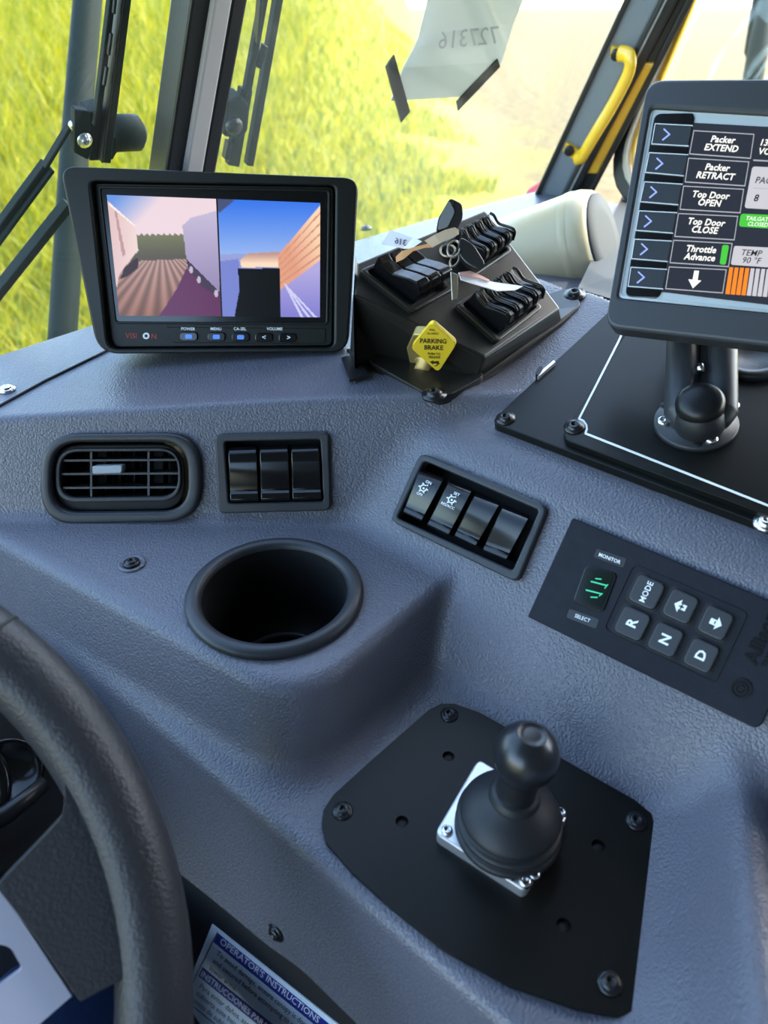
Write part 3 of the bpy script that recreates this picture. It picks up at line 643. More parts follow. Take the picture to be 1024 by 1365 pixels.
curl('card', C7((610, 530), (700, 560), (830, 590), (1010, 615)), C7((625, 575), (720, 605), (850, 645), (960, 640)), [.004, .0045, .003, .002], M_TAG2, t3, PKY2)
curl('pink_edge', C7((620, 528), (680, 520), (740, 545), (800, 575)), C7((612, 548), (680, 552), (740, 565), (800, 588)), [.0052, .006, .0056, .0046], mat('pink_card', (.66, .36, .30), .6), t3, PKY2)
# ------------------------------------------------------------------ black deck plate under the tablet
dpl = thing('deck_plate', 'black steel deck plate with a white border line under the tablet arm', 'plate', PA2.at(850, 580))
slab('lower_plate', rpoly([(654, 562), (846, 383), (1130, 430), (1130, 742)], [12, 4, 4, 4]), PA2, .0002, .0060, M_PLATE, dpl, bevel=.0018, seg=3)
slab('upper_plate', rpoly([(748, 584), (848, 424), (1130, 470), (1130, 726)], [14, 4, 4, 4]), PA2, .0055, .0095, M_PLATE, dpl, bevel=.0014, seg=3)
C8 = lambda *P: q4(2.667, 640, 420, P)
mb = MB()
L1 = C8((560, -60), (493, 92), (352, 368)); L2 = C8((375, 420), (1024, 676), (1250, 765))
arc_ = C8((352, 368), (368, 376), (378, 390), (380, 404), (375, 420))
path = [np.array(p) for p in L1+arc_[1:-1]+L2]
for a, b in zip(path[:-1], path[1:]):
    n2 = np.array([-(b-a)[1], (b-a)[0]]); n2 = n2/np.linalg.norm(n2)*1.25; d2 = (b-a)/np.linalg.norm(b-a)*.5
    mb.add(*slab_vf([a-n2-d2, b-n2+d2, b+n2+d2, a+n2-d2], PA2, .0094, .0098))
mb.build('border_line', M_WHT, dpl)
screw(PA2.at(674, 558, .006), PA2.n, .0040, M_SCRB, dpl, washer=.006); screw(PA2.at(765.5, 569.5, .0095), PA2.n, .0040, M_SCRB, dpl, washer=.006); screw(PA2.at(1021, 697, .006), PA2.n, .0042, M_STEEL, dpl, washer=.006)
slab('edge_clip', C8((200, 213), (262, 160), (268, 166), (206, 220)), PA2, .0055, .0085, M_ALU, dpl)
slab('edge_latch', rpoly(C8((195, 205), (215, 178), (225, 185), (205, 215)), 2), PA2, .004, .0095, M_BLK, dpl, bevel=.0006)
# ------------------------------------------------------------------ tablet and its ball arm
BC = PA2.at(928, 561, .0125); brad = float(np.linalg.norm(PA2.at(986, 561, .0125)-BC))
arm = thing('ball_mount', 'black double socket ball arm on a round base holding up the tablet', 'mount', PA2.at(928, 561, .0095))
lathe('base_disc', BC, PA2.n, [(brad, -.003), (brad, -.0006), (brad*.97, 0), (brad*.35, .0005), (brad*.3, .006)], M_GREYP, arm, seg=56)
for u, v in ((884.5, 563), (948, 587), (977, 542)): screw(PA2.at(u, v, .0127), PA2.n, .0036, M_STEEL, arm)
for u, v in ((885.5, 540), (930.5, 592)): lathe('screw_hole', PA2.at(u, v, .0126), PA2.n, [(.0024, 0), (.0022, .0002), (.0003, .0002)], M_VOID, arm, seg=14)
r_t = np.array(nrm([.836, -.253, .486])); r_w = r_t[0]*RT+r_t[1]*UP-r_t[2]*FW
u_w = nrm(.263*RT+.964*UP-.048*FW); u_w = nrm(u_w-r_w*(u_w @ r_w))
TAB0 = at_depth(915, 445, float(FW @ BC)-.012)
PTAB = Pl(np.cross(r_w, u_w), TAB0)
dpt = float(FW @ BC)
b0 = at_depth(933, 552, dpt-.006); b1 = at_depth(936, 380, dpt+.03)
ax = nrm(b1-b0); sd_ = nrm(np.cross(ax, -ray(933, 500))); fr_ = np.cross(sd_, ax); px1 = dpt/FPX
lathe('ball', b0-ax*.004, ax, [(.0135*math.sin(a), -.0135*math.cos(a)) for a in np.linspace(.12, 3.02, 14)], M_RUB, arm, seg=24)
for off, w, nm in ((-24.5*px1, 22*px1, 'arm_half'), (30*px1, 18.5*px1, 'arm_half')):
    pts = [b0+sd_*off*.92+ax*s for s in (-.007, .0, .004, .02, .05, .075)]
    sg_ = 1 if off > 0 else -1
    pts = [p+sd_*(-sg_)*d for p, d in zip(pts, (.002, .0004, 0, 0, 0, 0))]
    o = tube(nm, catmull(pts, 4), [w*k for k in np.interp(np.arange(21), [0, 3, 5, 20], [.62, .9, 1, 1])], M_GREYP, arm, seg=20, flat=1.0)
V, F = box_vf(b0+ax*.030-fr_*.002, sd_, fr_, ax, 18*px1, .006, .06); mk('arm_gap_shade', V, F, M_VOID, arm)  # near-black box put in as the shade between the arm halves
o = lathe('clamp_boss', b0+fr_*.0085+ax*.000, fr_, [(.0125, -.004), (.0125, .003), (.0105, .0062), (.006, .0076), (.0005, .008)], M_BLK, arm, seg=28)
lathe('clamp_screw', b0+ax*.024+fr_*.006, ax, [(.0022, 0), (.0022, .004), (.001, .005)], M_STEEL, arm, seg=10)
lathe('cable_grommet', PA2.at(1000, 478, .0095), PA2.n, [(.022, 0), (.021, .004), (.016, .004), (.014, .001), (.0005, .0008)], M_GREYP, arm, seg=32)
tab = thing('control_tablet', 'grey bezelled touch tablet showing packer and top door buttons', 'tablet', PTAB.at(915, 450))
M_TB = mat('tablet_casing', (.042, .044, .050), .42, spec=.4, bump=('noise', 900, .0001, .2))
oT = rpoly([(863, 105), (1330, 101), (1300, 492), (806, 436)], [24, 24, 24, 20], 7)
iT = rpoly([(867, 143), (1290, 168), (1262, 440), (823, 397)], 9, 7)
ring('bezel', oT, iT, PTAB, -.012, .0035, M_TB, tab, bevel=.0025, seg=3)
P_ = [PTAB.at(*p, -.006) for p in oT]; c_ = sum(P_)/len(P_); V, F = prism([c_+(p-c_)*.94-PTAB.n*.016 for p in P_], P_); mk('back_case', V, F, M_TB, tab, bevel=.002)
M_OVER = mat('grey_overlay', (.42, .46, .49), .25)
slab('overlay', iT, PTAB, -.001, .0006, M_OVER, tab)
ring('border_trim', rpoly([(867, 143), (1290, 168), (1262, 440), (823, 397)], 9, 7), rpoly([(870, 146.5), (1286, 171), (1258, 436), (827, 394)], 7, 7), PTAB, .0004, .0012, mat('silver_trim', (.62, .64, .66), .3, .5), tab)
C2 = lambda *P: q4(4.706, 820, 130, P)
slab('key_column', rpoly(C2((248, 100), (490, 96), (498, 130), (492, 160), (290, 1225), (262, 1258), (60, 1250)), [10, 6, 3, 3, 3, 6, 10]), PTAB, .0004, .0016, M_BLKG, tab, bevel=.0004)
M_LCD = mat('lcd_panel', (.008, .009, .012), .12, emit=(.010, .012, .018), estr=1.0)
slab('display', C2((492, 158), (1900, 235), (1700, 1390), (292, 1218)), PTAB, .0004, .0012, M_LCD, tab)
M_LIT = mat('lit_white', (.1, .1, .1), .3, emit=(.95, .92, .84), estr=.46); M_LITG = mat('lit_grey', (.05, .05, .05), .3, emit=(.36, .36, .40), estr=.5)
M_PAN = mat('lit_panel', (.1, .1, .1), .3, emit=(.62, .58, .62), estr=.38); M_GRB = mat('lit_green', (.02, .1, .02), .3, emit=(.06, .52, .03), estr=.42)
M_ORG = mat('lit_orange', (.1, .03, 0), .3, emit=(.95, .24, .02), estr=.44); M_CHV = mat('blue_chevron', (.1, .14, .35), .4, emit=(.35, .45, .95), estr=.35)
M_SKL = mat('soft_key_line', (.62, .64, .68), .4); M_SCRT = mat('screen_black_print', (.01, .01, .012), .4)
def lines(name, segs, pl, h0, h1, w, m, parent, close=False):
    mb = MB()
    for poly in segs:
        P = [np.array(p, float) for p in poly]
        if close: P.append(P[0])
        for a, b in zip(P[:-1], P[1:]):
            n2 = np.array([-(b-a)[1], (b-a)[0]]); n2 = n2/np.linalg.norm(n2)*w/2; d2 = (b-a)/np.linalg.norm(b-a)*w*.4
            mb.add(*slab_vf([a-n2-d2, b-n2+d2, b+n2+d2, a+n2-d2], pl, h0, h1))
    return mb.build(name, m, parent)
soft = [((485, 175), (252, 163), (230, 290), (460, 303)), ((458, 358), (215, 345), (190, 468), (430, 490)), ((422, 543), (185, 528), (158, 652), (395, 672)), ((388, 722), (150, 710), (130, 832), (362, 850)), ((355, 900), (122, 888), (103, 1010), (330, 1028)), ((325, 1078), (100, 1064), (82, 1183), (300, 1200))]
chev = [(322, 230), (278, 413), (240, 592), (207, 775), (182, 950), (162, 1127)]
for sg_, (x, y) in zip(soft, chev):
    k = slab('soft_key', rpoly(C2(*(tuple(p) for p in sg_)), 2), PTAB, .0012, .0022, M_GREYP, tab, bevel=.0003)
    lines('key_outline', [C2(*sg_)], PTAB, .0018, .0025, 1.1, M_SKL, k)
    lines('chevron', [C2((x-14, y-32), (x+20, y), (x-22, y+34))], PTAB, .0018, .0026, 1.8, M_CHV, k)
boxes = [((495, 207), (872, 230), (850, 380), (468, 352)), ((462, 380), (840, 403), (815, 553), (440, 528)), ((430, 555), (807, 575), (785, 722), (408, 700)), ((398, 727), (770, 745), (748, 892), (375, 870)), ((368, 895), (735, 915), (712, 1060), (345, 1035)), ((340, 1062), (698, 1080), (675, 1225), (318, 1198))]
words_ = [('Packer', 675, 265, 'EXTEND', 665, 318), ('Packer', 640, 440, 'RETRACT', 627, 493), ('Top Door', 598, 613, 'OPEN', 590, 662), ('Top Door', 570, 783, 'CLOSE', 560, 832), ('Throttle', 538, 953, 'Advance', 530, 1003), None]
for bx, w in zip(boxes, words_):
    b = slab('screen_button', rpoly(C2(*bx), 2), PTAB, .0010, .0014, M_LCD, tab)
    lines('button_outline', [C2(*bx)], PTAB, .0012, .0016, 1.0, M_LITG, b, close=True)
    if w:
        for s, x, y in (w[:3], w[3:]): text('caption', s, PTAB, .0018, C2((x, y))[0], (11.6, .75), (1.9, -12.2), M_LIT, b, bold=.027, shear=.22, kern=1.02)
    else: slab('down_arrow', C2((497, 1085), (527, 1087), (518, 1145), (540, 1148), (488, 1196), (460, 1140), (487, 1142)), PTAB, .0014, .0018, M_LIT, b)
slab('green_bar', rpoly(C2((674, 924), (716, 926), (694, 1048), (656, 1044)), 3), PTAB, .0014, .0018, M_GRB, tab)
text('lettering', '13.4', PTAB, .0016, C2((905, 282))[0], (11.6, .75), (1.9, -12.2), M_LIT, tab, bold=.022, shear=.2, align='LEFT')
text('lettering', 'VOLTS', PTAB, .0016, C2((898, 337))[0], (11.6, .75), (1.9, -12.2), M_LIT, tab, bold=.022, shear=.2, align='LEFT')
lines('divider_line', [C2((870, 392), (1500, 425))], PTAB, .0012, .0016, 1.4, M_LITG, tab)
slab('pressure_panel', rpoly(C2((862, 432), (1500, 460), (1460, 730), (812, 692)), 4), PTAB, .0010, .0014, M_PAN, tab)
lines('panel_line', [C2((866, 568), (1400, 592))], PTAB, .0013, .0016, .8, M_LITG, tab)
text('lettering', 'PACKER', PTAB, .0016, C2((878, 518))[0], (11.6, .75), (1.9, -12.2), M_SCRT, tab, bold=.01, shear=.2, align='LEFT')
text('lettering', '8', PTAB, .0016, C2((884, 632))[0], (12.5, .75), (1.9, -13), M_SCRT, tab, bold=.02, shear=.2)
slab('green_status', rpoly(C2((790, 728), (1300, 752), (1280, 842), (776, 808)), 4), PTAB, .0010, .0014, M_GRB, tab)
text('lettering', 'TAILGATE', PTAB, .0016, C2((820, 757))[0], (7.4, .5), (1.2, -7.6), M_LIT, tab, bold=.015, shear=.2, align='LEFT')
text('lettering', 'CLOSED', PTAB, .0016, C2((830, 792))[0], (7.4, .5), (1.2, -7.6), M_LIT, tab, bold=.015, shear=.2, align='LEFT')
slab('temperature_panel', rpoly(C2((748, 930), (1200, 953), (1180, 1080), (726, 1048)), 3), PTAB, .0010, .0014, M_PAN, tab)
text('lettering', 'TEMP', PTAB, .0016, C2((788, 972))[0], (11.6, .75), (1.9, -11.5), M_SCRT, tab, bold=.005, shear=.2, align='LEFT')
text('lettering', '90 °F', PTAB, .0016, C2((795, 1020))[0], (11.6, .75), (1.9, -11.5), M_SCRT, tab, bold=.005, shear=.2, align='LEFT')
for k in range(14):
    x = 718+k*33.5; slab('gauge_bar', C2((x, 1064+k*1.8), (x+24, 1065+k*1.8), (x+1, 1234+k*2.4), (x-26, 1231+k*2.4)), PTAB, .0010, .0014, M_ORG if k < 4 else M_PAN, tab)
lathe('back_socket', b1, ax, [(.012, -.02), (.015, -.012), (.015, .006), (.01, .012)], M_GREYP, tab, seg=24)
# ------------------------------------------------------------------ cab shell: windshield, pillars, roof, door
def glassmat(name, dust0, dust1):
    m = bpy.data.materials.new(name); m.use_nodes = True; nt = m.node_tree; nt.nodes.clear()
    out = nt.nodes.new('ShaderNodeOutputMaterial'); tr = nt.nodes.new('ShaderNodeBsdfTransparent'); gl = nt.nodes.new('ShaderNodeBsdfGlossy')
    gl.inputs['Roughness'].default_value = .02; tr.inputs['Color'].default_value = (.95, .98, .95, 1)
    lw = nt.nodes.new('ShaderNodeLayerWeight'); lw.inputs['Blend'].default_value = .5; fp = nt.nodes.new('ShaderNodeMath'); fp.operation = 'POWER'; fp.inputs[1].default_value = 5; nt.links.new(lw.outputs['Facing'], fp.inputs[0]); fr = nt.nodes.new('ShaderNodeMath'); fr.operation = 'MULTIPLY_ADD'; fr.inputs[1].default_value = .6; fr.inputs[2].default_value = .03; nt.links.new(fp.outputs[0], fr.inputs[0])
    df = nt.nodes.new('ShaderNodeBsdfTranslucent'); df.inputs['Color'].default_value = (.95, .9, .72, 1)
    tc = nt.nodes.new('ShaderNodeTexCoord'); n = nt.nodes.new('ShaderNodeTexNoise'); n.inputs['Scale'].default_value = 3.5; n.inputs['Detail'].default_value = 6
    nt.links.new(tc.outputs['Object'], n.inputs['Vector'])
    mr = nt.nodes.new('ShaderNodeMapRange'); mr.inputs['From Min'].default_value = .3; mr.inputs['From Max'].default_value = .75
    mr.inputs['To Min'].default_value = dust0; mr.inputs['To Max'].default_value = dust1; nt.links.new(n.outputs['Fac'], mr.inputs['Value'])
    m1 = nt.nodes.new('ShaderNodeMixShader'); m2 = nt.nodes.new('ShaderNodeMixShader')
    nt.links.new(mr.outputs[0], m1.inputs[0]); nt.links.new(tr.outputs[0], m1.inputs[1]); nt.links.new(df.outputs[0], m1.inputs[2])
    nt.links.new(fr.outputs[0], m2.inputs[0]); nt.links.new(m1.outputs[0], m2.inputs[1]); nt.links.new(gl.outputs[0], m2.inputs[2])
    nt.links.new(m2.outputs[0], out.inputs['Surface']); return m
M_GLASS = glassmat('clear_window_glass', .001, .006); M_GLASS2 = glassmat('dusty_window_glass', .008, .026)
M_SEAL = mat('black_window_seal', (.014, .015, .015), .45)
M_PIL = mat('slate_grey_trim', (.21, .25, .29), .45, bump=('noise', 700, .0002, .2))
M_LINE = mat('grey_headliner', (.10, .10, .105), .8); M_YP = mat('yellow_paint', (.80, .47, .02), .35, coat=.3)
M_CABD = mat('dark_cab_trim', (.03, .032, .038), .7)
def on_w(s, t, h=0): return PSILL0+WR*s+UW*t+PW.n*h            # windshield coordinates: along, up the glass
def quad_slab(name, P, nrm_, th, m, parent=None, **k): V, F = prism([p-nrm_*th for p in P], P); return mk(name, V, F, m, parent, **k)
SDIV = float((PW.at(262, 220)-PSILL0) @ WR)
SR = float((PW.at(712, 268)-PSILL0) @ WR)
def divline(v, k0, k1): return k0+(k1-k0)*(220-v)/220
def strip(name, l0, l1, r0, r1, h0, h1, m, parent=None, v0=430, v1=-420, pl=None, **k):
    """a strip between the lines (l1 at y=0, l0 at y=220) and (r1, r0), drawn out past the frame"""
    L = lambda v, a, b: (a+(b-a)*(220-v)/220, v)
    return slab(name, [L(v0, l0, l1), L(v0, r0, r1), L(v1, r0, r1), L(v1, l0, l1)], pl or PW, h0, h1, m, parent, **k)
o = strip('trim_1', 223, 256, 251, 287.5, -.012, .010, M_SEAL, bevel=.002); tag(o, kind='structure')
o = strip('trim_2', 249, 286, 273, 311, -.012, .014, mat('grey_divider', (.42, .40, .42), .5), bevel=.002); tag(o, kind='structure')
o = strip('trim_3', 271, 310, 290, 331, -.012, .010, M_SEAL, bevel=.002); tag(o, kind='structure')
o = quad_slab('window_1', [on_w(-.95, -.02), on_w(SDIV-.008, -.02), on_w(SDIV+.01, .62), on_w(-.95, .62)], PW.n, .004, M_GLASS); tag(o, kind='structure')
o = quad_slab('window_2', [on_w(SDIV+.008, -.02), on_w(SR+.06, -.02), on_w(SR+.12, .62), on_w(SDIV+.02, .62)], PW.n, .004, M_GLASS2); tag(o, kind='structure')
# A-pillar
def lx(v, v0, x0, v1, x1): return x0+(x1-x0)*(v-v0)/(v1-v0)
def pstrip(name, a, b, h0, h1, m, parent=None, vs_=(330, -420), **k):
    A = lambda v: (lx(v, *a), v); B = lambda v: (lx(v, *b), v)
    return slab(name, [A(vs_[0]), B(vs_[0]), B(vs_[1]), A(vs_[1])], PP, h0, h1, m, parent, **k)
pil = thing('windshield_pillar', 'slate grey sloping windshield pillar carrying the yellow grab handle', 'pillar', PP.at(730, 300))
pstrip('pillar_cover', (268, 712, 0, 836), (218, 773, 0, 882), -.05, .0, M_PIL, pil, bevel=.004, seg=3)
pstrip('glass_seal', (268, 709, 0, 832), (268, 716, 0, 840), -.02, .003, M_SEAL, pil, bevel=.001)
pstrip('door_seal', (218, 771, 0, 880), (218, 790, 0, 905), -.05, .004, M_SEAL, pil, bevel=.003, seg=3)
pstrip('seal_bead', (218, 777, 0, 887), (218, 779.5, 0, 889.5), .002, .006, mat('grey_bead', (.32, .33, .34), .3), pil)
# door: yellow frame round the side window
dr = thing('cab_door', 'yellow framed right hand cab door with a round cornered window', 'door', PP.at(830, 330, -.06))
pstrip('door_jamb', (218, 787, 0, 903), (218, 806, 0, 922), -.06, -.004, M_SEAL, dr, bevel=.002)
pstrip('yellow_jamb', (218, 789, 0, 903), (218, 804, 0, 918), -.03, .0, M_YP, dr, vs_=(232, 84), bevel=.002)
pstrip('jamb_seal', (218, 803, 0, 915), (218, 812, 0, 926), -.06, .001, M_SEAL, dr, bevel=.002)
def loop3(dx, dz, r):
    """window outline on the door plane, grown by dx, dz metres"""
    q = [WTOP+WB*(-dx)+EZ*dz, WBOT-WB*dx-EZ*dz, WBOT+WB*(.75+dx)-EZ*dz, np.array([*(WBOT+WB*(.75+dx))[:2], WTOP[2]+dz])]
    q = [p-PDR.n*PDR.d(p) for p in q]; ex, ey, _ = basis(PDR.n); c = q[1]
    return [c+ex*p[0]+ey*p[1] for p in rpoly([((p-c) @ ex, (p-c) @ ey) for p in q], r, 8)]
def ring3(name, O, I, h0, h1, m, parent, **k):
    n = PDR.n; V, F = ringmesh([p+n*h0 for p in O], [p+n*h1 for p in O], [p+n*h0 for p in I], [p+n*h1 for p in I]); return mk(name, V, F, m, parent, **k)
ring3('window_frame', loop3(.034, .034, .09), loop3(.018, .018, .075), -.03, .002, M_SEAL, dr, bevel=.002)
ring3('weatherstrip', loop3(.019, .019, .075), loop3(.013, .013, .07), -.01, .006, mat('cream_weatherstrip', (.60, .56, .46), .4), dr, bevel=.002)
ring3('yellow_frame', loop3(.012, .012, .07), loop3(.006, .006, .066), -.008, .0, M_YP, dr, bevel=.002)
G = loop3(.004, .004, .06); V, F = prism([p-PDR.n*.026 for p in G], [p-PDR.n*.022 for p in G]); mk('glass', V, F, M_GLASS, dr)
lo_ = [WBOT-WB*.034-EZ*.034, WBOT+WB*.80-EZ*.034]
skin = [p-PDR.n*PDR.d(p) for p in (lo_[0], lo_[1], lo_[1]*[1, 1, 0]-EZ*1.25, lo_[0]*[1, 1, 0]-EZ*1.25)]
quad_slab('inner_panel', [p-PDR.n*.004 for p in skin], PDR.n, .03, M_CABD, dr)
# grab handle
C6 = lambda *P: q4(2.977, 680, 0, P)
gh = thing('grab_handle', 'bright yellow bent metal grab handle bolted to the grey pillar', 'handle', PP.at(795, 150))
hp = [(436, 212, .006), (462, 216, .012), (478, 236, .020), (472, 285, .022), (445, 345, .022), (398, 432, .022), (345, 520, .022), (306, 586, .020), (286, 618, .012), (262, 628, .006)]
tube('bar', catmull([PP.at(*C6((x, y))[0], h) for x, y, h in hp], 4), .0050, M_YP, gh, seg=10, flat=1.6)
for P, b in ((((402, 182), (446, 196), (472, 212), (450, 244), (396, 232)), (423, 216)), (((222, 566), (262, 590), (290, 612), (268, 648), (208, 604)), (235, 597))):
    slab('foot', rpoly(C6(*P), 3), PP, .0, .006, M_YP, gh, bevel=.001)
    lathe('bolt', PP.at(*C6(b)[0], .006), PP.n, [(.006, -.001), (.006, .002), (.004, .003), (.0005, .003)], M_SCRB, gh, seg=12)
# defroster duct cover at the right end of the deck
DA, DB = at_depth(640, 372, .735), at_depth(805, 320, .66)
dax = nrm(DB-DA); DL = float(np.linalg.norm(DB-DA))
dct = thing('duct_cover', 'pale sunlit rounded duct cover at the right end of the deck', 'duct', at_depth(760, 385, .62))
M_DUCT = mat('pale_silver_vinyl', (.60, .50, .31), .30, var=.12, vscale=14)
R_ = .0480
lathe('cover', DA, dax, [(R_*.96, 0), (R_*.99, DL*.3), (R_, DL-.018), (R_*.985, DL-.010), (R_*.93, DL-.003), (R_*.86, DL)], M_DUCT, dct, seg=48)
lathe('shaded_end_cap', DB, dax, [(R_*.86, -.001), (R_*.84, .002), (R_*.5, .003), (.0005, .003)], M_CABD, dct, seg=40)  # dark material paints the shadow on the cover's end face
lathe('end_seam', DA, dax, [(R_*1.005, DL-.024), (R_*1.012, DL-.022), (R_*1.012, DL-.019), (R_*1.003, DL-.017)], M_DUCT, dct, seg=48, closed=False)
# deck behind, under the duct: side trim between the deck and the door
o = quad_slab('trim_4', [PA2.at(770, 385, -.012)+EZ*-.0, at_depth(840, 240, 1.0), at_depth(1020, 300, .95), PA2.at(1060, 470, -.012)], EZ, .01, M_CABD); tag(o, kind='structure')
# roof, rear wall, left wall, floor
def pt(r, b, z): return np.array([WR[0]*r+WB[0]*b, WR[1]*r+WB[1]*b, z])
fr_b = float(on_w(0, .62) @ WB); zt = float(on_w(0, .62)[2])
o = quad_slab('ceiling', [pt(-1.0, fr_b-.03, zt+.05), pt(1.0, fr_b-.03, zt+.05), pt(1.0, .75, zt+.05), pt(-1.0, .75, zt+.05)], EZ, .04, M_LINE); tag(o, kind='structure')
o = quad_slab('wall_rear', [pt(-1.0, .72, -1.3), pt(1.0, .72, -1.3), pt(1.0, .72, zt), pt(-1.0, .72, zt)], WB, .04, M_LINE); tag(o, kind='structure')
o = quad_slab('floor', [pt(-1.0, -.6, -1.25), pt(.85, -.6, -1.25), pt(.85, .75, -1.25), pt(-1.0, .75, -1.25)], EZ, .03, M_CABD); tag(o, kind='structure')
o = quad_slab('wall_left', [pt(-1.0, -.6, -1.25), pt(-1.0, .75, -1.25), pt(-1.0, .75, zt), pt(-1.0, .45, zt), pt(-1.0, .45, -.7), pt(-1.0, -.6, -.7)], WR, .03, M_CABD); tag(o, kind='structure')
PSK = Pl(TN, TN*-.138)
o = quad_slab('wall_front', [on_w(-1.0, -.03), on_w(SR+.1, -.03), on_w(SR+.1, -.03)*[1, 1, 0]-EZ*1.24, on_w(-1.0, -.03)*[1, 1, 0]-EZ*1.24], -WB, .03, M_CABD); tag(o, kind='structure')
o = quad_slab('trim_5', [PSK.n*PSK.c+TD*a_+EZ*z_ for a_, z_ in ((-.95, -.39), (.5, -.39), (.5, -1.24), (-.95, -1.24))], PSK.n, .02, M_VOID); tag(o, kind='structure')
# ------------------------------------------------------------------ instruction decal under the dash
st = thing('instruction_decal', 'white and blue operator instruction decal under the dash edge', 'decal', PSK.at(330, 1330))
C9 = lambda *P: q4(4.655, 230, 1200, P)
M_PAPER = mat('decal_white', (.80, .84, .88), .5); M_NAVY = mat('navy_print', (.02, .03, .25), .5); M_INK = mat('black_print', (.012, .012, .015), .5)
slab('sheet', C9((245, 150), (1500, 1150), (1350, 1500), (330, 1000), (125, 700), (115, 470)), PSK, .0, .0008, M_PAPER, st)
rD = np.array([.775, .632]); uD = np.array([.42, -.90])
def along_d(p, a, b): return tuple(np.array(p)+rD*a-uD*b)
p0 = (280, 205); slab('blue_band', C9(p0, along_d(p0, 1300, 0), along_d(p0, 1300, 62), along_d(p0, 0, 62)), PSK, .0006, .0010, M_NAVY, st)
p1 = (185, 415); slab('blue_band', C9(p1, along_d(p1, 1300, 0), along_d(p1, 1300, 62), along_d(p1, 0, 62)), PSK, .0006, .0010, M_NAVY, st)
lines('border', [C9((278, 200), (120, 520)), C9((122, 655), along_d((122, 655), 1200, 0))], PSK, .0006, .0010, 1.2, M_INK, st)
text('lettering', "OPERATOR'S INSTRUCTIONS", PSK, .0012, C9((296, 250))[0], rD*13.0, uD*12, M_WHT, st, bold=.015, align='LEFT')
text('lettering', 'INSTRUCCIONES PARA EL OPERADOR', PSK, .0012, C9((178, 452))[0], rD*11.0, uD*11, M_WHT, st, bold=.015, align='LEFT')
for k, s in enumerate(('To avoid damage, ensure canopy is down', 'and secured before attempting to raise', 'lower arms.')):
    text('lettering', s, PSK, .0010, C9((275-k*22, 325+k*47))[0], rD*9.6, uD*9.6, M_INK, st, bold=.008, align='LEFT')
for k, s in enumerate(('Para evitar daños, asegure que la', 'cubierta este bajada y asegurada', 'antes de subir los brazos.')):
    text('lettering', s, PSK, .0010, C9((170-k*20, 528+k*45))[0], rD*9.6, uD*9.6, M_INK, st, bold=.008, align='LEFT')
st2 = thing('instruction_decal', 'small corner of a white decal showing below the steering wheel spoke', 'decal', PSK.at(138, 1335))
slab('sheet', [(122, 1320), (160, 1346), (150, 1372), (110, 1345)], PSK, .0, .0008, M_PAPER, st2)
lines('border', [[(118, 1330), (152, 1354)]], PSK, .0006, .0010, 1.6, M_INK, st2)
# ------------------------------------------------------------------ steering wheel
mid = [(0, 868), (48, 915), (95, 985), (140, 1050), (172, 1115), (193, 1180), (205, 1250), (203, 1365)]
tl, az = math.radians(45), math.radians(25)
PSW = Pl([math.sin(az)*math.cos(tl), -math.cos(az)*math.cos(tl), math.sin(tl)], ray(150, 1080)*.30)
sx, sy, _ = basis(PSW.n); Pm = np.array([PSW.at(*m_) for m_ in mid]); X_, Y_ = Pm @ sx, Pm @ sy
so = np.linalg.lstsq(np.c_[2*X_, 2*Y_, np.ones(len(X_))], X_*X_+Y_*Y_, rcond=None)[0]
SWR = math.sqrt(so[2]+so[0]**2+so[1]**2); SWC = sx*so[0]+sy*so[1]+PSW.n*PSW.c
sw = thing('steering_wheel', 'dark grained steering wheel rim and spoke in the lower left corner', 'steering wheel', SWC-PSW.n*.05)
M_SW = mat('steering_wheel_skin', (.024, .024, .028), .47, spec=.4, bump=('leather', 620, .0005, .45))
rim_pts = [SWC+SWR*(math.cos(a)*sx+math.sin(a)*sy) for a in np.linspace(math.pi, 3*math.pi, 121)]
tube('rim', rim_pts, .0150, M_SW, sw, seg=28)
js = PSW.at(14, 832); jt = math.atan2((js-SWC) @ sy, (js-SWC) @ sx)
tube('rim_joint', [SWC+SWR*(math.cos(jt+a)*sx+math.sin(jt+a)*sy) for a in (-.004, .004)], .0152, M_VOID, sw, seg=28)
spk = [(-120, 1282), (0, 1178), (50, 1122), (92, 1078), (80, 1040), (150, 1040), (205, 1180), (190, 1290), (168, 1302), (106, 1336), (60, 1262), (0, 1185), (-40, 1240)]
spk = [(-6, 1182), (48, 1126), (84, 1088), (86, 1060), (84, 1020), (160, 1040), (212, 1180), (196, 1285), (168, 1303), (107, 1336), (52, 1256)]
slab('spoke', rpoly(spk, [2, 4, 14, 10, 4, 4, 4, 8, 4, 4, 2], 4), PSW, -.010, .010, M_SW, sw, bevel=.007, seg=5)
M_HUB = mat('satin_silver_hub', (.56, .55, .66), .35, .35)
HA, HB, HC = PSW.at(2, 1186, .0042), PSW.at(96, 1328, .0042), PSW.at(30, 1385, .0042)
_w2 = lambda p: np.array([(p-SWC) @ sx, (p-SWC) @ sy])
_a0 = math.atan2(*_w2(HC)[::-1]); _am = math.atan2(*_w2(HB)[::-1]); _a1 = math.atan2(*_w2(HA)[::-1])
_s = 1 if (_a1-_a0) < 0 else -1
_ta, _tb = _am-_s*1.0, _am+_s*1.0+_s*-2*math.pi
hubcirc = [SWC+PSW.n*.0042+.075*(math.cos(a)*sx+math.sin(a)*sy) for a in np.linspace(_ta, _tb, 24)]
hub3 = [HA, HB, HC]+hubcirc
slot = rpoly([(-16, 1256), (14, 1262), (30, 1291), (4, 1310), (-16, 1324)], [2, 8, 7, 3, 2], 4)
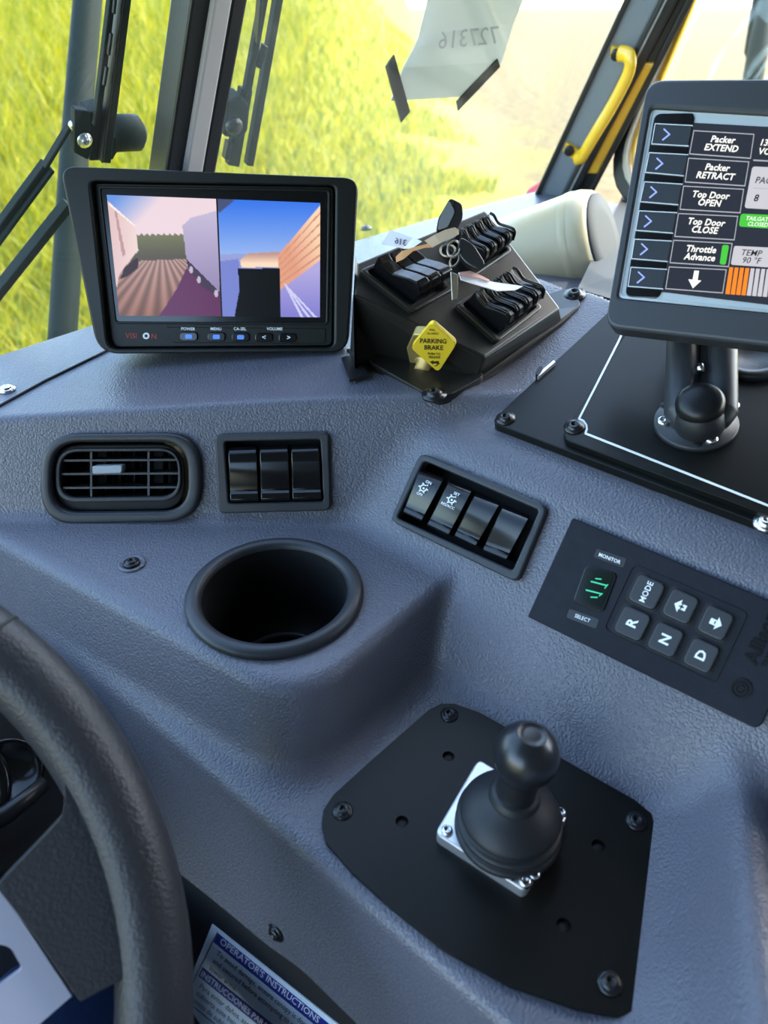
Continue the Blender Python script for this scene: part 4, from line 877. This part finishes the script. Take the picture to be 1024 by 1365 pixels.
def plate_poly_hole(name, outer, inner, pl, h0, h1, m, parent, **k):
    bm = bmesh.new(); E = []; Ls = [[p-pl.n*(pl.d(p)-h1) for p in outer], [pl.at(*p, h1) for p in inner]]
    for L in Ls:
        vs_ = [bm.verts.new(p) for p in L]; E += [bm.edges.new((vs_[i], vs_[(i+1) % len(vs_)])) for i in range(len(vs_))]
    bmesh.ops.triangle_fill(bm, edges=E, use_beauty=True, use_dissolve=False, normal=pl.n); bm.verts.index_update()
    VV = [np.array(v.co) for v in bm.verts]; T = [[v.index for v in f.verts] for f in bm.faces]; bm.free(); n = len(VV)
    F = T+[[i+n for i in f][::-1] for f in T]; k0 = 0
    for L in Ls: F += [[k0+i, k0+(i+1) % len(L), k0+(i+1) % len(L)+n, k0+i+n] for i in range(len(L))]; k0 += len(L)
    return mk(name, VV+[p-pl.n*(h1-h0) for p in VV], F, m, parent, **k)
plate_poly_hole('hub_plate', hub3, slot, PSW, .0, .0042, M_HUB, sw, bevel=.0008)
for da in (math.radians(115), math.radians(-115)):
    a = _am+da; d_ = math.cos(a)*sx+math.sin(a)*sy; V, F = box_vf(SWC+d_*(SWR*.5+.02), d_, np.cross(PSW.n, d_), PSW.n, SWR-.06, .05, .016); mk('spoke', V, F, M_SW, sw, bevel=.005, seg=3)
tube('column', [SWC-PSW.n*.05, SWC-PSW.n*.05+np.array([-.03, .10, -.16])], .035, M_CABD, sw, seg=20)
lathe('column_boss', SWC-PSW.n*.06, PSW.n, [(.05, 0), (.05, .03), (.035, .05)], M_CABD, sw, seg=32)
# instrument pod behind the wheel
pod = thing('instrument_pod', 'glossy black instrument pod seen through the gap in the steering wheel', 'instrument panel', at_depth(20, 1110, .42))
PPD = Pl(nrm(-ray(20, 1050)+np.array([.1, 0, .25])), at_depth(20, 1050, .40))
slab('housing', rpoly([(-220, 960), (40, 925), (120, 1010), (110, 1120), (-40, 1190), (-220, 1210)], 30), PPD, -.06, .0, M_BLKM, pod, bevel=.006, seg=3)
for u, v, r in ((10, 1030, .018), (-70, 1060, .03)):
    lathe('gauge_bezel', PPD.at(u, v, .0), PPD.n, [(r, 0), (r, .004), (r*.9, .006), (r*.82, .003), (.0005, .002)], M_BLKG, pod, seg=32)
tube('stalk', [PPD.at(-60, 1120, .01), PPD.at(10, 1085, .014), PPD.at(62, 1042, .016)], [.006, .005, .004], M_BLK, pod, seg=12)
# ------------------------------------------------------------------ driver's knee in jeans
M_JEAN = mat('blue_denim', (.018, .045, .14), .85, bump=('noise', 1400, .0004, .6), var=.35, vscale=220)
kn = at_depth(66, 1425, .53)
hip = np.array([.12, -.30, kn[2]-.04]); foot = kn+np.array([-.05, .10, -.46])
leg_pts = [hip, hip*.6+kn*.4+EZ*.01, hip*.25+kn*.75+EZ*.012, kn, kn*.85+foot*.15+np.array([-.004, .015, 0]), kn*.5+foot*.5, foot]
pe = tube('person', catmull(leg_pts, 6), list(np.interp(np.arange(37)/36, [0, .3, .5, .6, .8, 1], [.095, .082, .068, .062, .054, .042])), M_JEAN, None, seg=22)
tag(pe, 'seated person in blue denim jeans, knee just below the steering wheel hub', 'person')
# ------------------------------------------------------------------ seen through the glass: wipers, mirror pole, paper, grass, track
PO = Pl(PW.n, PSILL0-PW.n*.045)
M_DKS = mat('dark_green_grey_steel', (.012, .019, .016), .6, spec=.1)
pole = thing('mirror_pole', 'thick dark steel mirror pole standing outside the left windshield', 'pole', at_depth(72, 520, .80))
tube('pole', [at_depth(76, 560, .80), at_depth(84, 440, .80), at_depth(98, 220, .80), at_depth(117, 0, .80), at_depth(152, -360, .82)], .0150, M_DKS, pole, seg=20)
wl = thing('windshield_wiper', 'left windshield wiper with bolted bracket and linkage rods beside the pole', 'wiper', PO.at(128, 200))
C10 = lambda *P: q4(2.0, 0, 0, P)
def bar(name, a, b, w, h0, h1, m, parent, pl=PO):
    a, b = np.array(a, float), np.array(b, float); n2 = np.array([-(b-a)[1], (b-a)[0]]); n2 = n2/np.linalg.norm(n2)*w/2
    return slab(name, [a-n2, b-n2, b+n2, a+n2], pl, h0, h1, m, parent, bevel=.0008)
bar('blade', (186, -120), (143, 218), 10, -.004, .004, M_DKS, wl); bar('blade_rubber', (180, -120), (137, 218), 3, -.002, .012, M_BLK, wl)
bar('arm', (163, -100), (130, 170), 8, .004, .009, M_DKS, wl)
for a, b in (((157, -20), (153, 20)), ((150, 45), (146, 75)), ((144, 90), (140, 116))): bar('spring_link', a, b, 4, .009, .012, M_BLK, wl)
slab('bracket', rpoly(C10((200, 292), (240, 298), (246, 400), (236, 428), (198, 408)), 3), PO, .006, .012, M_DKS, wl, bevel=.001)
slab('bracket_side', C10((238, 300), (280, 292), (276, 428), (240, 430)), PO, -.01, .005, M_DKS, wl, bevel=.001)
lathe('bolt', PO.at(112, 186, .012), PO.n, [(.0055, 0), (.0055, .0015), (.0036, .0015), (.0034, .004), (.0005, .0042)], M_STEEL, wl, seg=12)
tube('pivot_motor', [PO.at(146, 178, -.02), PO.at(172, 177, -.02), PO.at(182, 177, -.02), PO.at(190, 177, -.02)], [.013, .013, .013, .007], M_DKS, wl, seg=16)
slab('motor_foot', C10((292, 372), (345, 350), (300, 425), (286, 425)), PO, -.03, -.012, M_DKS, wl)
bar('linkage_rod', (98, 166), (62, 226), 5, .002, .008, M_DKS, wl)
bar('linkage_rod', (66, 222), (-90, 432), 13, -.002, .005, M_DKS, wl); bar('linkage_rod', (72, 228), (-84, 440), 5, .005, .009, M_DKS, wl)
bar('linkage_rod', (95, 276), (-90, 508), 10, -.03, -.02, M_DKS, wl)
lathe('rod_end', PO.at(98, 166, .006), PO.n, [(.004, 0), (.004, .003), (.002, .004)], M_STEEL, wl, seg=10)
wr_ = thing('windshield_wiper', 'right windshield wiper with pivot block just past the centre divider', 'wiper', PO.at(315, 215))
bar('blade', (395, -120), (334, 222), 9, -.002, .004, M_DKS, wr_)
bar('arm', (368, -80), (330, 130), 9, .004, .009, M_DKS, wr_); bar('arm_upper', (356, -80), (345, 60), 4, .006, .012, M_BLK, wr_)
bar('arm_lower', (330, 120), (312, 222), 15, .002, .008, M_DKS, wr_)
slab('pivot_block', rpoly(C10((605, 275), (645, 255), (668, 285), (662, 350), (640, 375), (598, 365)), 4), PO, -.004, .010, M_DKS, wr_, bevel=.002)
lathe('pivot_nut', PO.at(310, 166, .010), PO.n, [(.007, 0), (.007, .004), (.004, .006), (.0005, .006)], M_BLK, wr_, seg=12)
bar('link_clip', (356, 62), (346, 92), 6, .006, .011, M_BLK, wr_); bar('link_clip', (308, 190), (303, 214), 6, .004, .010, M_BLK, wr_)
# number sheet taped to the outside of the windshield
PPA = Pl(PW.n, PSILL0-PW.n*.006)
ps = thing('number_sheet', 'white sheet with reversed number 727316 taped outside the windshield', 'paper', PPA.at(570, 133))
M_SHT = mat('sheet_paper', (.62, .61, .62), .8)
C11 = lambda *P: q4(2.0, 512, 0, P)
top_ = C11((18, 268), (50, 180), (78, 128), (92, 95), (115, 0), (150, -140)); bot_ = C11((202, 258), (312, 165), (330, 110), (345, 60), (370, 0), (400, -140))
curl('sheet', top_, bot_, [0, 0, -.004, -.007, -.010, -.006], M_SHT, ps, PPA)
text('figures', '727316', PPA, .0015, C11((225, 103))[0], (-27, 2.6), (3.4, -34), mat('grey_marker', (.36, .35, .37), .7), ps, bold=.004)
slab('tape', C11((5, 180), (28, 147), (70, 298), (46, 327)), PPA, .0008, .0022, M_BLK, ps); slab('tape', C11((194, 272), (304, 158), (310, 178), (198, 296)), PPA, .0008, .0022, M_BLK, ps)
rm = at_depth(701, 266, 1.25); V, F = box_vf(rm, RT, np.array([0, 1., 0]), EZ, .045, .02, .05)
mk_ = thing('red_marker', 'small red marker lamp outside the right windshield corner', 'lamp', rm-EZ*.025)
V, F = prism([at_depth(*p, 1.27) for p in ((688, 282), (712, 270), (722, 240), (704, 252))], [at_depth(*p, 1.25) for p in ((688, 282), (712, 270), (722, 240), (704, 252))])
mk('lens', V, F, mat('red_lens', (.45, .04, .06), .3), mk_, bevel=.003); V, F = box_vf(rm-EZ*.05+np.array([0, .03, 0]), RT, np.array([0, 1., 0]), EZ, .03, .03, .09); mk('stalk', V, F, M_DKS, mk_)
mp = thing('side_mirror_arm', 'dark mirror arm outside the right hand door window above the tablet', 'mirror arm', at_depth(1003, 120, 1.5))
tube('tube', [at_depth(1040, -60, 1.5), at_depth(1012, 60, 1.5), at_depth(996, 150, 1.5), at_depth(985, 300, 1.5)], .020, M_DKS, mp, seg=14)
V, F = prism([at_depth(*p, 1.56) for p in ((1012, -60), (1026, 0), (1000, 90), (992, 70))], [at_depth(*p, 1.52) for p in ((1012, -60), (1026, 0), (1000, 90), (992, 70))])
mk('mirror_glass', V, F, mat('mirror_glass', (.8, .85, .85), .05, 1.0), mp)
# ------------------------------------------------------------------ ground
def ground_mat():
    m = bpy.data.materials.new('grass_and_dirt_ground'); m.use_nodes = True; nt = m.node_tree; b = nt.nodes['Principled BSDF']; b.inputs['Roughness'].default_value = .95
    tc = nt.nodes.new('ShaderNodeNewGeometry'); sp = nt.nodes.new('ShaderNodeSeparateXYZ'); nt.links.new(tc.outputs['Position'], sp.inputs[0])
    n1 = nt.nodes.new('ShaderNodeTexNoise'); n1.inputs['Scale'].default_value = .5; n1.inputs['Detail'].default_value = 8; nt.links.new(tc.outputs['Position'], n1.inputs['Vector'])
    n2 = nt.nodes.new('ShaderNodeTexNoise'); n2.inputs['Scale'].default_value = 5; n2.inputs['Detail'].default_value = 8; nt.links.new(tc.outputs['Position'], n2.inputs['Vector'])
    # distance from the grass edge: x - 1.2 + noise
    e = nt.nodes.new('ShaderNodeMath'); e.operation = 'MULTIPLY_ADD'; e.inputs[1].default_value = 3.2; e.inputs[2].default_value = -3.3
    nt.links.new(n1.outputs['Fac'], e.inputs[0]); ad = nt.nodes.new('ShaderNodeMath'); ad.operation = 'ADD'; nt.links.new(sp.outputs['X'], ad.inputs[0]); nt.links.new(e.outputs[0], ad.inputs[1])
    mr = nt.nodes.new('ShaderNodeMapRange'); mr.inputs['From Min'].default_value = -.9; mr.inputs['From Max'].default_value = .9; nt.links.new(ad.outputs[0], mr.inputs['Value'])
    def ramp(fac, cols):
        r = nt.nodes.new('ShaderNodeValToRGB'); nt.links.new(fac, r.inputs[0]); els = r.color_ramp.elements
        els[0].position, els[0].color = cols[0][0], (*cols[0][1], 1); els[1].position, els[1].color = cols[-1][0], (*cols[-1][1], 1)
        for p, c in cols[1:-1]: q = els.new(p); q.color = (*c, 1)
        return r.outputs[0]
    g = ramp(n2.outputs['Fac'], [(.3, (.17, .18, .003)), (.5, (.31, .28, .005)), (.72, (.42, .34, .015))])
    d = ramp(n2.outputs['Fac'], [(.3, (.115, .073, .016)), (.5, (.17, .105, .027)), (.7, (.25, .17, .06))])
    mx = nt.nodes.new('ShaderNodeMix'); mx.data_type = 'RGBA'; nt.links.new(mr.outputs[0], mx.inputs[0]); nt.links.new(g, mx.inputs[6]); nt.links.new(d, mx.inputs[7])
    nt.links.new(mx.outputs[2], b.inputs['Base Color']); return m
def gz(x, y):
    """height of the ground: level track, a bank rising away on the left"""
    t = np.clip((-x*.45+y*.8-5.0), 0, 60); s = np.clip((2.0-x)/3.0, 0, 1)
    return -2.1+s*np.minimum(t*.10+t*t*.004, 6.0)
xs = np.concatenate([np.linspace(-60, -12, 18), np.linspace(-11, 12, 70), np.linspace(13, 90, 20)]); ys = np.concatenate([np.linspace(-8, 2, 6), np.linspace(2.4, 26, 70), np.linspace(27, 160, 34)])
gx, gy = np.meshgrid(xs, ys); gzv = gz(gx, gy); nx_, ny_ = len(xs), len(ys)
V = np.stack([gx, gy, gzv], -1).reshape(-1, 3); F = [[j*nx_+i, j*nx_+i+1, (j+1)*nx_+i+1, (j+1)*nx_+i] for j in range(ny_-1) for i in range(nx_-1)]
gr = mk('ground', V, F, ground_mat(), None, smooth=True, origin=[0, 0, -2.1]); tag(gr, kind='structure')
# grass: a field of single blades, one object
N = 70000
d_ = 3.2+22*RNG.random(N)**1.5; a_ = np.radians(-36+44*RNG.random(N)); bx, by = d_*np.sin(a_), d_*np.cos(a_)
ed = bx-1.0+.5*np.sin(by*1.7)+.35*np.sin(by*4.1+1); keep = (ed < 0) & (RNG.random(N) < np.clip(-ed*1.6+.15, 0, 1)); bx, by = bx[keep], by[keep]; n = len(bx)
h = (.16+.26*RNG.random(n))*np.where(bx < -1.5, 1.25, .55); w = .006+.008*RNG.random(n); ha = RNG.random(n)*6.283; ln = h*(.25+.5*RNG.random(n)); lz = RNG.random(n)*6.283
bz = gz(bx, by); wx, wy = np.cos(ha)*w, np.sin(ha)*w; lx_, ly_ = np.cos(lz)*ln, np.sin(lz)*ln
V = np.empty((n, 5, 3)); 
for k, (sgn, f, g_) in enumerate(((-1, 0, 0), (1, 0, 0), (1, .55, .3), (-1, .55, .3), (0, 1, 1))):
    ww = 1.0 if k < 2 else .75
    V[:, k, 0] = bx+sgn*wx*ww+lx_*g_; V[:, k, 1] = by+sgn*wy*ww+ly_*g_; V[:, k, 2] = bz+h*f
me = bpy.data.meshes.new('grass'); me.vertices.add(n*5); me.vertices.foreach_set('co', V.reshape(-1)-np.tile([0, 6, -2.1], n*5))
base = np.arange(n)*5
lp = np.concatenate([np.stack([base, base+1, base+2, base+3], 1), np.stack([base+3, base+2, base+4], 1)], 1).reshape(-1)
me.loops.add(n*7); me.loops.foreach_set('vertex_index', lp); me.polygons.add(n*2)
ls = np.stack([np.arange(n)*7, np.arange(n)*7+4], 1).reshape(-1); me.polygons.foreach_set('loop_start', ls); me.update(calc_edges=True)
mg = bpy.data.materials.new('grass_blades'); mg.use_nodes = True; nt = mg.node_tree; b = nt.nodes['Principled BSDF']; b.inputs['Roughness'].default_value = .5
tc = nt.nodes.new('ShaderNodeNewGeometry'); rp = nt.nodes.new('ShaderNodeValToRGB'); nt.links.new(tc.outputs['Random Per Island'], rp.inputs[0])
rp.color_ramp.elements[0].color = (.09, .14, .003, 1); rp.color_ramp.elements[1].color = (.54, .42, .012, 1); e_ = rp.color_ramp.elements.new(.55); e_.color = (.31, .30, .006, 1)
nt.links.new(rp.outputs[0], b.inputs['Base Color'])
tl_ = nt.nodes.new('ShaderNodeBsdfTranslucent'); nt.links.new(rp.outputs[0], tl_.inputs['Color']); ms = nt.nodes.new('ShaderNodeMixShader'); ms.inputs[0].default_value = .45
nt.links.new(b.outputs[0], ms.inputs[1]); nt.links.new(tl_.outputs[0], ms.inputs[2]); nt.links.new(ms.outputs[0], nt.nodes['Material Output'].inputs['Surface'])
me.materials.append(mg); go = bpy.data.objects.new('grass', me); COL.objects.link(go); go.location = (0, 6, -2.1+Z0); tag(go, 'long yellow green grass on the bank outside the windshield', 'grass', kind='stuff')
